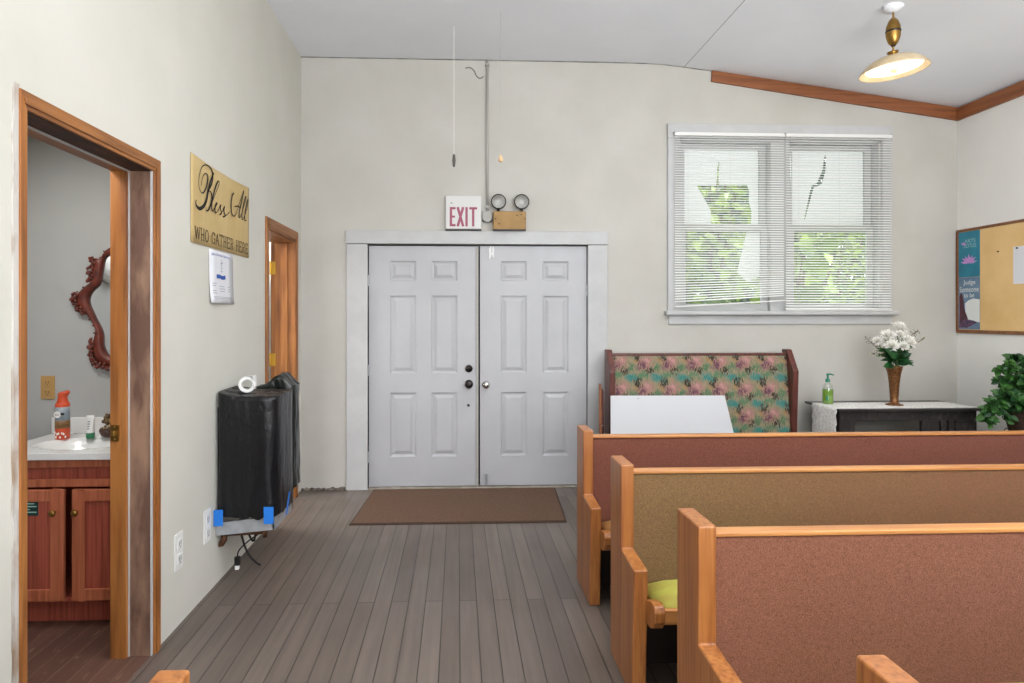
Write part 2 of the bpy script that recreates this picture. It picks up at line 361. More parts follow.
# ------------------------------------------------------------------ mesh builder
class MB:
    """collects faces in world metres; build() links them as one mesh, local to its thing"""
    def __init__(s): s.v = []; s.f = []; s.mi = []; s.cur = 0
    def add(s, verts, faces):
        o = len(s.v); s.v += [tuple(p) for p in verts]
        s.f += [tuple(i + o for i in f) for f in faces]; s.mi += [s.cur] * len(faces); return s
    def box(s, x0, x1, y0, y1, z0, z1):
        v = [(x, y, z) for x in (x0, x1) for y in (y0, y1) for z in (z0, z1)]
        return s.add(v, [(0, 1, 3, 2), (4, 6, 7, 5), (0, 4, 5, 1), (2, 3, 7, 6), (0, 2, 6, 4), (1, 5, 7, 3)])
    def prism(s, poly, axis, a0, a1):
        """poly in the two remaining axes in xyz order"""
        n = len(poly); k = 'xyz'.index(axis)
        def P(p, a):
            q = list(p); q.insert(k, a); return q
        v = [P(p, a0) for p in poly] + [P(p, a1) for p in poly]
        f = [(i, (i + 1) % n, n + (i + 1) % n, n + i) for i in range(n)]
        tri = tessellate_polygon([[Vector((p[0], p[1], 0)) for p in poly]])
        f += [tuple(t) for t in tri] + [tuple(n + i for i in t[::-1]) for t in tri]
        return s.add(v, f)
    def ngprism(s, poly, axis, a0, a1):
        n = len(poly); k = 'xyz'.index(axis)
        def P(p, a):
            q = list(p); q.insert(k, a); return q
        v = [P(p, a0) for p in poly] + [P(p, a1) for p in poly]
        return s.add(v, [(i, (i + 1) % n, n + (i + 1) % n, n + i) for i in range(n)] + [tuple(range(n))[::-1], tuple(range(n, 2 * n))])
    def lathe(s, prof, c=(0, 0, 0), seg=24, mtx=None, close=False, cap=True):
        """prof: list of (radius, height) about z through c; mtx optional local rotation"""
        c = Vector(c); v = []
        for r, h in prof:
            for i in range(seg):
                a = 2 * PI * i / seg; p = Vector((r * math.cos(a), r * math.sin(a), h))
                v.append(c + (mtx @ p if mtx else p))
        f = []
        m = len(prof)
        for j in range(m if close else m - 1):
            for i in range(seg):
                k = (i + 1) % seg; j2 = (j + 1) % m
                f.append((j * seg + i, j * seg + k, j2 * seg + k, j2 * seg + i))
        if not close and cap:
            if prof[0][0] > 1e-6: f.append(tuple(range(seg))[::-1])
            if prof[-1][0] > 1e-6: f.append(tuple((m - 1) * seg + i for i in range(seg)))
        return s.add(v, f)
    def tube(s, pts, r, seg=8, cap=True):
        pts = [Vector(p) for p in pts]; n = len(pts); rs = r if isinstance(r, (list, tuple)) else [r] * n
        up = None; v = []
        for i, p in enumerate(pts):
            t = (pts[min(i + 1, n - 1)] - pts[max(i - 1, 0)])
            if t.length < 1e-9: t = Vector((0, 0, 1))
            t.normalize()
            if up is None: up = Vector((0, 0, 1)) if abs(t.z) < .9 else Vector((1, 0, 0))
            a = t.cross(up)
            if a.length < 1e-4: a = t.cross(Vector((0.3, 1, 0.2)))
            a.normalize(); b = a.cross(t); b.normalize(); up = b
            for k in range(seg):
                an = 2 * PI * k / seg; v.append(p + (a * math.cos(an) + b * math.sin(an)) * rs[i])
        f = [(i * seg + k, i * seg + (k + 1) % seg, (i + 1) * seg + (k + 1) % seg, (i + 1) * seg + k) for i in range(n - 1) for k in range(seg)]
        if cap: f += [tuple(range(seg))[::-1], tuple((n - 1) * seg + k for k in range(seg))]
        return s.add(v, f)
    def ball(s, c, r, seg=10, rings=6):
        rx, ry, rz = r if isinstance(r, (tuple, list)) else (r, r, r)
        v = [(c[0], c[1], c[2] - rz)]
        for j in range(1, rings):
            ph = PI * j / rings
            for i in range(seg):
                a = 2 * PI * i / seg
                v.append((c[0] + rx * math.sin(ph) * math.cos(a), c[1] + ry * math.sin(ph) * math.sin(a), c[2] - rz * math.cos(ph)))
        v.append((c[0], c[1], c[2] + rz)); L = len(v) - 1
        f = [(0, 1 + (i + 1) % seg, 1 + i) for i in range(seg)]
        for j in range(rings - 2):
            for i in range(seg):
                a = 1 + j * seg + i; b = 1 + j * seg + (i + 1) % seg; f.append((a, b, b + seg, a + seg))
        o = 1 + (rings - 2) * seg
        f += [(o + i, o + (i + 1) % seg, L) for i in range(seg)]
        return s.add(v, f)
    def ribbon(s, pts, wd, P):
        """flat stroke through 2D pts; wd width per point; P maps (u,v) to 3D"""
        n = len(pts); v = []
        ws = wd if isinstance(wd, (list, tuple)) else [wd] * n
        for i in range(n):
            a = pts[max(i - 1, 0)]; b = pts[min(i + 1, n - 1)]
            dx, dy = b[0] - a[0], b[1] - a[1]; l = math.hypot(dx, dy) or 1
            nx, ny = -dy / l * ws[i] / 2, dx / l * ws[i] / 2
            v += [P(pts[i][0] + nx, pts[i][1] + ny), P(pts[i][0] - nx, pts[i][1] - ny)]
        return s.add(v, [(2 * i, 2 * i + 1, 2 * i + 3, 2 * i + 2) for i in range(n - 1)])
    def leaf(s, c, d, nrm, L, W, fold=.15, tip=1.0):
        """a pointed leaf with a folded midrib"""
        d = Vector(d).normalized(); nrm = Vector(nrm); sd = d.cross(nrm)
        if sd.length < 1e-4: sd = d.cross(Vector((.3, .5, .8)))
        sd.normalize(); n = sd.cross(d).normalized(); c = Vector(c)
        pr = ((0, .0), (.14, .62), (.36, 1.0), (.68, .7), (1, 0))
        mid = [c + d * (L * t) + n * (-.10 * L * t * t * tip) for t, _ in pr]
        lf = [c + d * (L * t) + sd * (W / 2 * w_) + n * (fold * W * w_ - .10 * L * t * t * tip) for t, w_ in pr]
        rt = [c + d * (L * t) - sd * (W / 2 * w_) + n * (fold * W * w_ - .10 * L * t * t * tip) for t, w_ in pr]
        v = mid + lf[1:4] + rt[1:4]
        f = [(0, 1, 5), (1, 2, 6, 5), (2, 3, 7, 6), (3, 4, 7), (0, 8, 1), (1, 8, 9, 2), (2, 9, 10, 3), (3, 10, 4)]
        return s.add(v, f)
    def build(s, name, mat, parent=None, smooth=False, bevel=0, bseg=2, tag=None, solid=0):
        off = Vector((0, 0, 0)); p = parent
        while p is not None:
            off += Vector(p.location); p = p.parent
        me = bpy.data.meshes.new(name)
        base = Vector((0, 0, 0))
        if parent is None and s.v:
            xs = [q[0] for q in s.v]; ys = [q[1] for q in s.v]; zs = [q[2] for q in s.v]
            base = Vector((0, 0, 0)) if tag == 'world' else Vector(((min(xs) + max(xs)) / 2, (min(ys) + max(ys)) / 2, min(zs)))
            off = base
        me.from_pydata([(x - off.x, y - off.y, z - off.z) for x, y, z in s.v], [], s.f)
        for m in (mat if isinstance(mat, (list, tuple)) else [mat]): me.materials.append(MT[m] if isinstance(m, str) else m)
        bm = bmesh.new(); bm.from_mesh(me)
        bmesh.ops.remove_doubles(bm, verts=bm.verts, dist=1e-6) if len(bm.verts) < 60000 and not getattr(s, 'keep', False) else None
        for i, f in enumerate(bm.faces):
            f.smooth = smooth
        if not getattr(s, 'keep', False): bmesh.ops.recalc_face_normals(bm, faces=bm.faces)
        bm.to_mesh(me); bm.free()
        if any(s.mi) and len(me.polygons) == len(s.mi):
            for i, f in enumerate(me.polygons): f.material_index = s.mi[i]
        o = bpy.data.objects.new(name, me); COL.objects.link(o)
        if parent is not None: o.parent = parent
        else: o.location = base
        if bevel:
            b = o.modifiers.new('bevel', 'BEVEL'); b.width = bevel; b.segments = bseg; b.limit_method = 'ANGLE'; b.angle_limit = math.radians(35)
            b.harden_normals = False
        if solid:
            b = o.modifiers.new('solid', 'SOLIDIFY'); b.thickness = solid; b.offset = 0
        return o

def tag(o, label, cat, group=None):
    o['label'] = label; o['category'] = cat
    if group: o['group'] = group
    return o
def thing(name, label, cat, loc, group=None):
    o = bpy.data.objects.new(name, None); COL.objects.link(o); o.location = loc; o.empty_display_size = .1
    return tag(o, label, cat, group)
def struct(name, mb, mat, **k):
    o = mb.build(name, mat, None, tag='world', **k); o['kind'] = 'structure'; return o

_tm = {}
def text_geo(body):
    if body in _tm: return _tm[body]
    cu = bpy.data.curves.new('t', 'FONT'); cu.body = body; cu.size = 1; cu.resolution_u = 4
    ob = bpy.data.objects.new('t', cu); COL.objects.link(ob)
    dg = bpy.context.evaluated_depsgraph_get()
    me = bpy.data.meshes.new_from_object(ob.evaluated_get(dg))
    v = [(p.co.x, p.co.y) for p in me.vertices]; f = [tuple(q.vertices) for q in me.polygons]
    bpy.data.objects.remove(ob); bpy.data.curves.remove(cu); bpy.data.meshes.remove(me)
    _tm[body] = (v, f); return v, f
def put_text(mb, body, P, u0, u1, v0, v1):
    v, f = text_geo(body)
    xs = [p[0] for p in v]; ys = [p[1] for p in v]
    a, b, c, d = min(xs), max(xs), min(ys), max(ys)
    mb.add([P(u0 + (x - a) / (b - a) * (u1 - u0), v0 + (y - c) / (d - c) * (v1 - v0)) for x, y in v], f)

def smoothline(pts, sub=4):
    """Catmull-Rom through 2D points"""
    out = []; n = len(pts)
    for i in range(n - 1):
        p0, p1, p2, p3 = pts[max(i - 1, 0)], pts[i], pts[i + 1], pts[min(i + 2, n - 1)]
        for k in range(sub):
            t = k / sub
            out.append(tuple(.5 * (2 * p1[j] + (p2[j] - p0[j]) * t + (2 * p0[j] - 5 * p1[j] + 4 * p2[j] - p3[j]) * t * t + (3 * p1[j] - p0[j] - 3 * p2[j] + p3[j]) * t ** 3) for j in range(len(p1))))
    out.append(tuple(pts[-1])); return out

# ================================================================== THE SETTING
XL, XR, YB = -1.304, 4.34, 5.30
ZC = 3.604
CP = [(-1.6, ZC), (1.2, ZC), (1.55, 3.602), (1.75, 3.594), (1.93, 3.575), (2.17, 3.545), (4.6, 3.226)]
def zc(x):
    for (a, b), (c, d) in zip(CP, CP[1:]):
        if a <= x <= c: return b + (d - b) * (x - a) / (c - a)
    return ZC

struct('floor', MB().box(XL, 4.5, -4.2, 5.45, -.1, 0), 'floor')
struct('floor.001', MB().box(-3.0, XL, -.2, 5.45, -.1, 0), 'floor_bath')
mb = MB()
for (a, b), (c, d) in zip(CP, CP[1:]):
    mb.prism([(a, b), (c, d), (c, d + .12), (a, b + .12)], 'y', -4.2, 5.5)
struct('ceiling', mb, 'ceiling')
# wall_back with the door and window openings
mb = MB(); y0, y1 = YB, 5.45
DX0, DX1, DZ = -.765, 1.115, 2.055
WX0, WX1, WZ0, WZ1 = 1.885, 3.655, 1.46, 2.965
mb.prism([(-1.5, 0), (DX0, 0), (DX0, ZC + .02), (-1.5, ZC + .02)], 'y', y0, y1)
mb.prism([(DX0, DZ), (DX1, DZ), (DX1, ZC + .02), (DX0, ZC + .02)], 'y', y0, y1)
mb.prism([(DX1, 0), (WX0, 0), (WX0, zc(WX0) + .02), (1.55, 3.62), (DX1, ZC + .02)], 'y', y0, y1)
mb.prism([(WX0, 0), (WX1, 0), (WX1, WZ0), (WX0, WZ0)], 'y', y0, y1)
mb.prism([(WX0, WZ1), (WX1, WZ1), (WX1, zc(WX1) + .02), (2.17, 3.565), (WX0, zc(WX0) + .02)], 'y', y0, y1)
mb.prism([(WX1, 0), (4.5, 0), (4.5, 3.26), (WX1, zc(WX1) + .02)], 'y', y0, y1)
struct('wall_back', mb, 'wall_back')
# wall_left with two doorways
BY0, BY1, BZ = 1.945, 2.767, 2.085
FY0, FY1, FZ = 4.375, 5.125, 2.06
mb = MB(); xa, xb = -1.462, XL
mb.box(xa, xb, -4.2, BY0, 0, ZC + .02); mb.box(xa, xb, BY0, BY1, BZ, ZC + .02); mb.box(xa, xb, BY1, FY0, 0, ZC + .02)
mb.box(xa, xb, FY0, FY1, FZ, ZC + .02); mb.box(xa, xb, FY1, 5.31, 0, ZC + .02)
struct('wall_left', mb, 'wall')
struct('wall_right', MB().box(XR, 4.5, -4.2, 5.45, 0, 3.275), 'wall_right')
struct('wall_front', MB().box(-1.5, 4.5, -4.35, -4.2, 0, 3.72), 'wall')
# bathroom and side room shells
struct('wall_bathroom_back', MB().box(-2.4, -1.462, 3.47, 3.56, 0, 2.5), 'bath')
struct('wall_bathroom_left', MB().box(-2.4, -2.305, .3, 3.47, 0, 2.5), 'bath')
struct('wall_bathroom_front', MB().box(-2.4, -1.462, .2, .3, 0, 2.5), 'bath')
struct('ceiling.001', MB().box(-2.4, -1.462, .2, 3.56, 2.42, 2.5), 'bath')
struct('wall_side_room_left', MB().box(-3.0, -2.9, 3.56, 5.45, 0, 2.6), 'white_room')
struct('wall_side_room_back', MB().box(-3.0, -1.462, 5.32, 5.45, 0, 2.6), 'white_room')
struct('ceiling.002', MB().box(-3.0, -1.462, 3.56, 5.45, 2.5, 2.6), 'white_room')
# crumbled plaster along the foot of the back wall, left of the doors
mb = MB(); pts = []
for i in range(19):
    x = XL + .005 + i * .02; pts.append((x, .012 + .018 * R.random()))
poly = [(pts[0][0], 0)] + pts + [(pts[-1][0], 0)]
mb.prism(poly, 'y', 5.292, 5.305)
struct('baseboard_back', mb, 'crumble')
# brown trims under the sloped ceiling
struct('trim_1', MB().prism([(2.165, 3.543), (4.335, 3.257), (4.335, 3.146), (2.160, 3.450)], 'y', 5.278, 5.302), 'trim_brown', bevel=.003)
struct('trim_2', MB().box(4.316, 4.342, -4.1, 5.285, 3.142, 3.250), 'trim_brown_y', bevel=.003)
# thin dark strip where the back wall meets the ceiling
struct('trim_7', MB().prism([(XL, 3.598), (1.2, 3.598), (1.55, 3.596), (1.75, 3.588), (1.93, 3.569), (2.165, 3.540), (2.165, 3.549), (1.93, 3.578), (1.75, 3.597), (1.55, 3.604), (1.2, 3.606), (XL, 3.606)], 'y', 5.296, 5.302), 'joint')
# white casing of the double doors
struct('trim_3', MB().box(-.925, -.752, 5.272, 5.305, 0, 2.048), 'white_trim', bevel=.004)
struct('trim_4', MB().box(1.096, 1.262, 5.272, 5.305, 0, 2.048), 'white_trim', bevel=.004)
struct('trim_5', MB().box(-.93, 1.266, 5.262, 5.305, 2.050, 2.160), 'white_trim', bevel=.004)
struct('trim_6', MB().box(-.76, 1.11, 5.285, 5.44, 0, .012), 'threshold', bevel=.003)

# ------------------------------------------------------------------ double doors
def door_leaf(name, x0, x1, zt, zb=.018, yf=5.315, th=.045):
    W = x1 - x0
    pxs = [(x0 + .175, x0 + .395), (x1 - .375, x1 - .155)]
    pzs = [(.265, .805), (.965, 1.620), (1.745, 1.912)]
    xs = sorted({x0, x1} | {a for p in pxs for a in p}); zs = sorted({zb, zt} | {a for p in pzs for a in p})
    m = MB()
    for i in range(len(xs) - 1):
        for j in range(len(zs) - 1):
            a, b, c, d = xs[i], xs[i + 1], zs[j], zs[j + 1]
            if (a, b) in pxs and (c, d) in pzs:
                rings = [(0, 0), (.010, .009), (.022, .011), (.050, .002)]
                lv = []
                for ins, dep in rings:
                    lv.append([(a + ins, yf + dep, c + ins), (b - ins, yf + dep, c + ins), (b - ins, yf + dep, d - ins), (a + ins, yf + dep, d - ins)])
                for A, B in zip(lv, lv[1:]):
                    for k in range(4): m.add([A[k], A[(k + 1) % 4], B[(k + 1) % 4], B[k]], [(0, 1, 2, 3)])
                m.add(lv[-1], [(0, 1, 2, 3)])
            else:
                m.add([(a, yf, c), (b, yf, c), (b, yf, d), (a, yf, d)], [(0, 1, 2, 3)])
    yb = yf + th
    m.add([(x0, yf, zb), (x1, yf, zb), (x1, yf, zt), (x0, yf, zt), (x0, yb, zb), (x1, yb, zb), (x1, yb, zt), (x0, yb, zt)],
          [(0, 4, 5, 1), (1, 5, 6, 2), (2, 6, 7, 3), (3, 7, 4, 0), (4, 7, 6, 5)])
    return struct(name, m, 'door_white')
RY = Matrix.Rotation(PI / 2, 3, 'X')      # lathe axis z -> -y (towards the room)
d1 = door_leaf('door_1', -.745, .150, 2.036)
def knob(parent, name, x, z, r, mat, y=5.315, long=.055):
    m = MB().lathe([(r * 1.0, 0), (r * 1.0, .006), (r * .55, .010), (r * .5, long * .45), (r * .8, long * .6), (r * .95, long * .8), (r * .7, long), (0, long)], (x, y, z), 18, RY)
    return m.build(name, mat, parent, smooth=True)
knob(d1, 'knob', .092, 1.000 - .125, .036, 'dark_metal')
MB().lathe([(.032, 0), (.032, .012), (.026, .02), (.012, .022), (.012, .026), (0, .026)], (.092, 5.315, 1.005), 18, RY).build('deadbolt', 'dark_metal', d1, smooth=True)
MB().lathe([(.012, 0), (.012, .004), (0, .004)], (.088, 5.315, .695), 12, RY).build('lock_plug', 'black', d1)
MB().box(.152, .172, 5.305, 5.36, .018, 2.036).build('astragal', 'grey_paint', d1)
MB().box(-.752, -.744, 5.306, 5.33, 1.70, 1.79).build('hinge', 'steel', d1)
MB().box(-.752, -.744, 5.306, 5.33, .22, .31).build('hinge', 'steel', d1)
MB().box(-.752, -.744, 5.306, 5.33, .95, 1.04).build('hinge', 'steel', d1)
d2 = door_leaf('door_2', .186, 1.092, 2.040)
knob(d2, 'knob', .236, .868, .032, 'chrome')
m = MB().box(.262, .275, 5.303, 5.316, 1.93, 2.02); m.box(.29, .303, 5.303, 5.316, 1.94, 2.03); m.box(.262, .303, 5.306, 5.316, 1.965, 1.985); m.box(.27, .281, 5.298, 5.306, 1.945, 2.035)
m.build('top_bolt', 'white_plastic', d2)
m = MB().box(.222, .255, 5.306, 5.316, .035, .12); m.tube([(.238, 5.302, .02), (.238, 5.302, .115)], .007, 8)
m.build('bottom_bolt', 'steel', d2)
MB().box(1.086, 1.098, 5.306, 5.33, 1.62, 1.71).build('hinge', 'steel', d2)
struct('wall_back.001', MB().box(-.8, 1.15, 5.40, 5.44, 0, 2.06), 'black')     # dark gap behind the doors

# ------------------------------------------------------------------ bathroom doorway (door_3)
def doorway(name, y0, y1, z1, cw, cl, wood_z, wood_y):
    """pine casing round an opening y0..y1 up to z1 in the left wall"""
    t = .012
    m = MB().prism([(y1, 0), (y1 + cw, 0), (y1 + cw, z1 + cw), (y1, z1)], 'x', XL, XL + t)
    m.prism([(y1 + .012, 0), (y1 + cw - .02, 0), (y1 + cw - .02, z1 + cw - .02), (y1 + .012, z1 + .012)], 'x', XL + t, XL + t + .005)
    root = struct(name, m, wood_z, bevel=.002)
    m = MB().prism([(y0 - cl, 0), (y0, 0), (y0, z1), (y0 - cl, z1 + cw)], 'x', XL, XL + t)
    m.build('casing', wood_z, root, bevel=.002)
    m = MB().prism([(y0, z1), (y1, z1), (y1 + cw, z1 + cw), (y0 - cl, z1 + cw)], 'x', XL, XL + t)
    m.prism([(y0 - .012, z1 + .014), (y1 + .012, z1 + .014), (y1 + cw - .02, z1 + cw - .02), (y0 - cl + .015, z1 + cw - .02)], 'x', XL + t, XL + t + .005)
    m.build('head_casing', wood_y, root, bevel=.002)
    return root
d3 = doorway('door_3', 1.952, 2.747, 2.062, .056, .030, 'pine_z', 'pine_y')
MB().box(-1.392, XL + .002, 2.738, 2.768, 0, 2.066).build('old_jamb', 'old_jamb', d3)
MB().box(XL - .002, XL + .004, 2.736, 2.749, 0, 2.064).build('plaster_strip', 'white_trim', d3)
MB().box(-1.397, -1.391, 2.732, 2.742, 0, 2.06).build('plaster_strip', 'white_trim', d3)
MB().box(-1.462, -1.396, 2.716, 2.770, 0, 2.062).build('jamb', 'pine_z', d3, bevel=.002)
MB().box(-1.392, XL + .002, 1.943, 2.738, 2.060, 2.088).build('head_board', 'dark_head', d3)
MB().box(-1.462, -1.396, 1.943, 2.718, 2.056, 2.088).build('head_jamb', 'pine_y', d3, bevel=.002)
MB().box(-1.400, -1.390, 1.943, 2.738, 2.054, 2.062).build('plaster_strip', 'white_trim', d3)
MB().box(-1.462, XL + .002, 1.940, 1.953, 0, 2.07).build('jamb', 'pine_z', d3)
mb = MB(); n = 40; L = []
for i in range(n + 1):
    z = 2.13 * i / n; L.append((1.900 + .010 * (noise.noise((0, 0, z * 6)) + .5 * noise.noise((3, 1, z * 17))), z))
mb.prism(L + [(1.925, 2.13), (1.925, 0)], 'x', XL, XL + .006)
mb.build('raw_plaster_edge', 'plaster', d3)
m = MB().box(-1.456, -1.424, 2.710, 2.717, .918, .986); m.tube([(-1.44, 2.706, .945), (-1.44, 2.706, .965)], .010, 10)
m.ball((-1.44, 2.709, .978), .005, 8, 4); m.ball((-1.44, 2.709, .927), .005, 8, 4)
m.build('strike_plate', 'brass', d3)
# ------------------------------------------------------------------ far doorway (door_4) with its open leaf
d4 = doorway('door_4', 4.375, 5.085, 2.045, .078, .055, 'pine_z', 'pine_y')
MB().box(-1.49, XL + .002, 5.092, 5.128, 0, 2.05).build('jamb', 'pine_z', d4)
MB().box(-1.412, -1.36, 5.082, 5.093, 0, 2.03).build('door_stop', 'pine_z', d4)
MB().box(-1.49, XL + .002, 4.372, 4.386, 0, 2.05).build('jamb', 'pine_z', d4)
MB().box(-1.49, XL + .002, 4.38, 5.11, 2.035, 2.062).build('head_jamb', 'pine_y', d4)
for z in (1.83, 1.10, .25):
    m = MB().box(-1.488, -1.452, 5.085, 5.093, z - .05, z + .05); m.tube([(-1.492, 5.084, z - .052), (-1.492, 5.084, z + .052)], .008, 10)
    m.build('hinge', 'gold', d4)
MB().box(-2.20, -1.510, 5.035, 5.075, .01, 2.03).build('leaf', 'door_white', d4, bevel=.003)

# ------------------------------------------------------------------ window
m = MB()
m.box(1.782, 1.885, 5.275, 5.303, 1.49, 3.075); m.box(3.655, 3.742, 5.275, 5.303, 1.49, 3.075)
m.box(1.778, 3.744, 5.268, 5.303, 2.962, 3.085)
win = struct('window_1', m, 'white_trim', bevel=.004)
m = MB().box(1.752, 3.768, 5.225, 5.40, 1.458, 1.492); m.build('window_sill', 'white_trim', win, bevel=.006)
MB().box(1.790, 3.740, 5.282, 5.303, 1.378, 1.456).build('window_apron', 'white_trim', win, bevel=.004)
m = MB().box(1.885, 1.905, 5.30, 5.45, 1.49, 2.962); m.box(3.635, 3.655, 5.30, 5.45, 1.49, 2.962); m.box(1.885, 3.655, 5.30, 5.45, 2.945, 2.962)
m.build('window_jamb', 'white_trim', win)
MB().box(2.690, 2.862, 5.315, 5.44, 1.49, 2.95).build('mullion', 'white_trim', win, bevel=.004)
def sash(x0, x1, z0, z1, y0, y1, st=.055, bt=.06, tp=.045):
    m = MB().box(x0, x0 + st, y0, y1, z0, z1); m.box(x1 - st, x1, y0, y1, z0, z1); m.box(x0 + st, x1 - st, y0, y1, z0, z0 + bt); m.box(x0 + st, x1 - st, y0, y1, z1 - tp, z1)
    s_ = m.build('sash', 'white_trim', win, bevel=.003)
    MB().box(x0 + st, x1 - st, (y0 + y1) / 2 - .002, (y0 + y1) / 2 + .002, z0 + bt, z1 - tp).build('pane', 'glass', s_)
for x0, x1 in ((1.907, 2.688), (2.864, 3.633)):
    sash(x0, x1, 2.185, 2.943, 5.392, 5.420)
    sash(x0, x1, 1.494, 2.235, 5.360, 5.388)
def sheet(name, outer, holes, y, label):
    polys = [[Vector((a, b, 0)) for a, b in outer]] + [[Vector((a, b, 0)) for a, b in h] for h in holes]
    tri = tessellate_polygon(polys); pts = [p for q in polys for p in q]
    m = MB().add([(p.x, y, p.y) for p in pts], [tuple(t) for t in tri])
    tag(m.build(name, 'film', solid=.002), label, 'sheet', 'white sheets over the window panes')
sheet('plastic_sheet', [(1.955, 2.23), (2.66, 2.23), (2.66, 2.91), (1.955, 2.91)],
      [[(2.085, 2.594), (2.262, 2.597), (2.270, 2.74), (2.282, 2.80), (2.288, 2.80), (2.282, 2.66), (2.286, 2.598), (2.535, 2.600), (2.555, 2.54), (2.550, 2.45), (2.575, 2.37), (2.570, 2.25), (2.215, 2.245), (2.211, 2.376)]],
      5.426, 'torn white plastic sheet with a big ragged hole, behind upper left window pane')
sheet('plastic_sheet', [(2.915, 2.23), (3.60, 2.23), (3.60, 2.91), (2.915, 2.91)],
      [[(3.232, 2.865), (3.247, 2.865), (3.240, 2.72), (3.205, 2.61), (3.135, 2.58), (3.09, 2.42), (3.056, 2.30), (3.048, 2.30), (3.078, 2.44), (3.110, 2.59), (3.165, 2.63), (3.215, 2.74)]],
      5.426, 'white plastic sheet with a long thin slit, behind upper right window pane')
sheet('plastic_sheet', [(2.515, 2.18), (2.655, 2.18), (2.655, 1.80), (2.60, 1.78), (2.525, 1.745), (2.430, 1.83), (2.47, 1.98)], [],
      5.395, 'pointed white scrap of sheet behind lower left window pane')

def blind(x0, x1, zb, tilt, label, wand=False):
    y = 5.246; zt = 2.972
    t = thing('window_blind', label, 'blind', ((x0 + x1) / 2, y, zb), 'white mini blinds in the window')
    MB().box(x0, x1, y - .016, y + .016, zt, zt + .027).build('headrail', 'white_plastic', t, bevel=.002)
    m = MB(); n = 68; cx = (x0 + x1) / 2
    for i in range(n):
        f = i / (n - 1); z = zt - .012 - f * (zt - .03 - zb - (.0 if not tilt else .03))
        tl = tilt * max(0, (f - .8) / .2)
        za, zb_ = z - tl / 2, z + tl / 2
        a = math.radians(26 + 1.2 * noise.noise((i * .7, x0, 0))); hw = .0125
        c, s = math.cos(a) * hw, math.sin(a) * hw
        m.add([(x0 + .004, y - c, za - s), (x0 + .004, y - c * .1, za + .0025), (x0 + .004, y + c, za + s), (x1 - .004, y - c, zb_ - s), (x1 - .004, y - c * .1, zb_ + .0025), (x1 - .004, y + c, zb_ + s)],
              [(0, 1, 4, 3), (1, 2, 5, 4)])
    m.build('slats', 'blind', t)
    m = MB().add([], [])
    h = .011
    q = [(x0, y - .013, zb - tilt / 2), (x0, y + .013, zb - tilt / 2), (x1, y + .013, zb + tilt / 2), (x1, y - .013, zb + tilt / 2)]
    m.add(q + [(a, b, c + h) for a, b, c in q], [(0, 1, 2, 3), (4, 7, 6, 5), (0, 4, 5, 1), (1, 5, 6, 2), (2, 6, 7, 3), (3, 7, 4, 0)])
    m.build('bottom_rail', 'white_plastic', t, bevel=.002)
    for fx in (.12, .5, .88):
        x = x0 + (x1 - x0) * fx
        MB().tube([(x, y - .0135, zb + .01 + tilt * (fx - .5)), (x, y - .0135, zt)], .0009, 5).build('ladder_cord', 'cord', t)
    if wand:
        MB().tube([(x0 + .03, y - .024, zt), (x0 + .035, y - .026, zt - .52)], .004, 6).build('wand', 'clear', t)
    for x in (x0 + .004, x1 - .004):
        MB().box(x - .008, x + .008, y - .02, 5.27, zt + .027, zt + .031).build('bracket', 'steel', t)
blind(1.824, 2.774, 1.548, .055, 'left white mini blind whose bottom rail hangs tilted above the window sill')
blind(2.782, 3.712, 1.495, 0, 'right white mini blind lowered all the way to the window sill', True)

# ------------------------------------------------------------------ outside
struct('ground', MB().box(-6, 16, 5.6, 24, -.5, -.42), 'ground')
def bush(name, label, c, rad, n, L, W, mat, seed, stems=5):
    r = random.Random(seed)
    t = thing(name, label, 'bush', (c[0], c[1], -.42), 'greenery outside the window')
    m = MB(); m.keep = True
    for i in range(n):
        while True:
            p = Vector((r.uniform(-1, 1), r.uniform(-1, 1), r.uniform(-1, 1)))
            if .25 < p.length < 1: break
        q = Vector((c[0] + p.x * rad[0], c[1] + p.y * rad[1], c[2] + p.z * rad[2]))
        d = Vector((r.uniform(-1, 1), r.uniform(-1, .4), r.uniform(-.9, .35))); nn = Vector((r.uniform(-.5, .5), -1, r.uniform(.1, 1)))
        k = r.uniform(.65, 1.2); m.leaf(q, d, nn, L * k, W * k, .12)
    m.build('foliage', mat, t)
    m = MB()
    for i in range(stems):
        a = r.uniform(-.6, .6); m.tube([(c[0] + a * .2, c[1], -.44), (c[0] + a * rad[0] * .5, c[1] + r.uniform(-.1, .1), c[2] - .3), (c[0] + a * rad[0] * 1.2, c[1] + r.uniform(-.2, .2), c[2] + rad[2] * .7)], [.025, .018, .006], 7)
    m.build('stem', 'twig', t)
bush('leafy_vine', 'lime green big leaved vine close outside the right window pane', (3.35, 6.15, 1.65), (.5, .3, .62), 120, .20, .17, 'leaf_big', 3)
bush('leafy_shrub', 'bright green shrub close outside the left window pane', (2.95, 7.25, 2.35), (.5, .4, 1.1), 520, .15, .10, 'leaf_out', 4)
bush('leafy_shrub', 'yellowish green fine leaved shrub beyond the right window pane', (4.75, 8.0, 2.0), (.9, .5, 1.0), 1500, .11, .05, 'leaf_out', 5)
bush('garden_hedge', 'dull green tree crown far outside beyond the left window pane', (3.2, 9.8, 2.5), (1.7, .8, 2.5), 6500, .17, .08, 'leaf_far', 6)
bush('garden_hedge', 'dull green hedge far outside beyond the right window pane', (6.4, 11.6, 2.6), (2.3, .8, 2.8), 7500, .19, .09, 'leaf_far', 8)

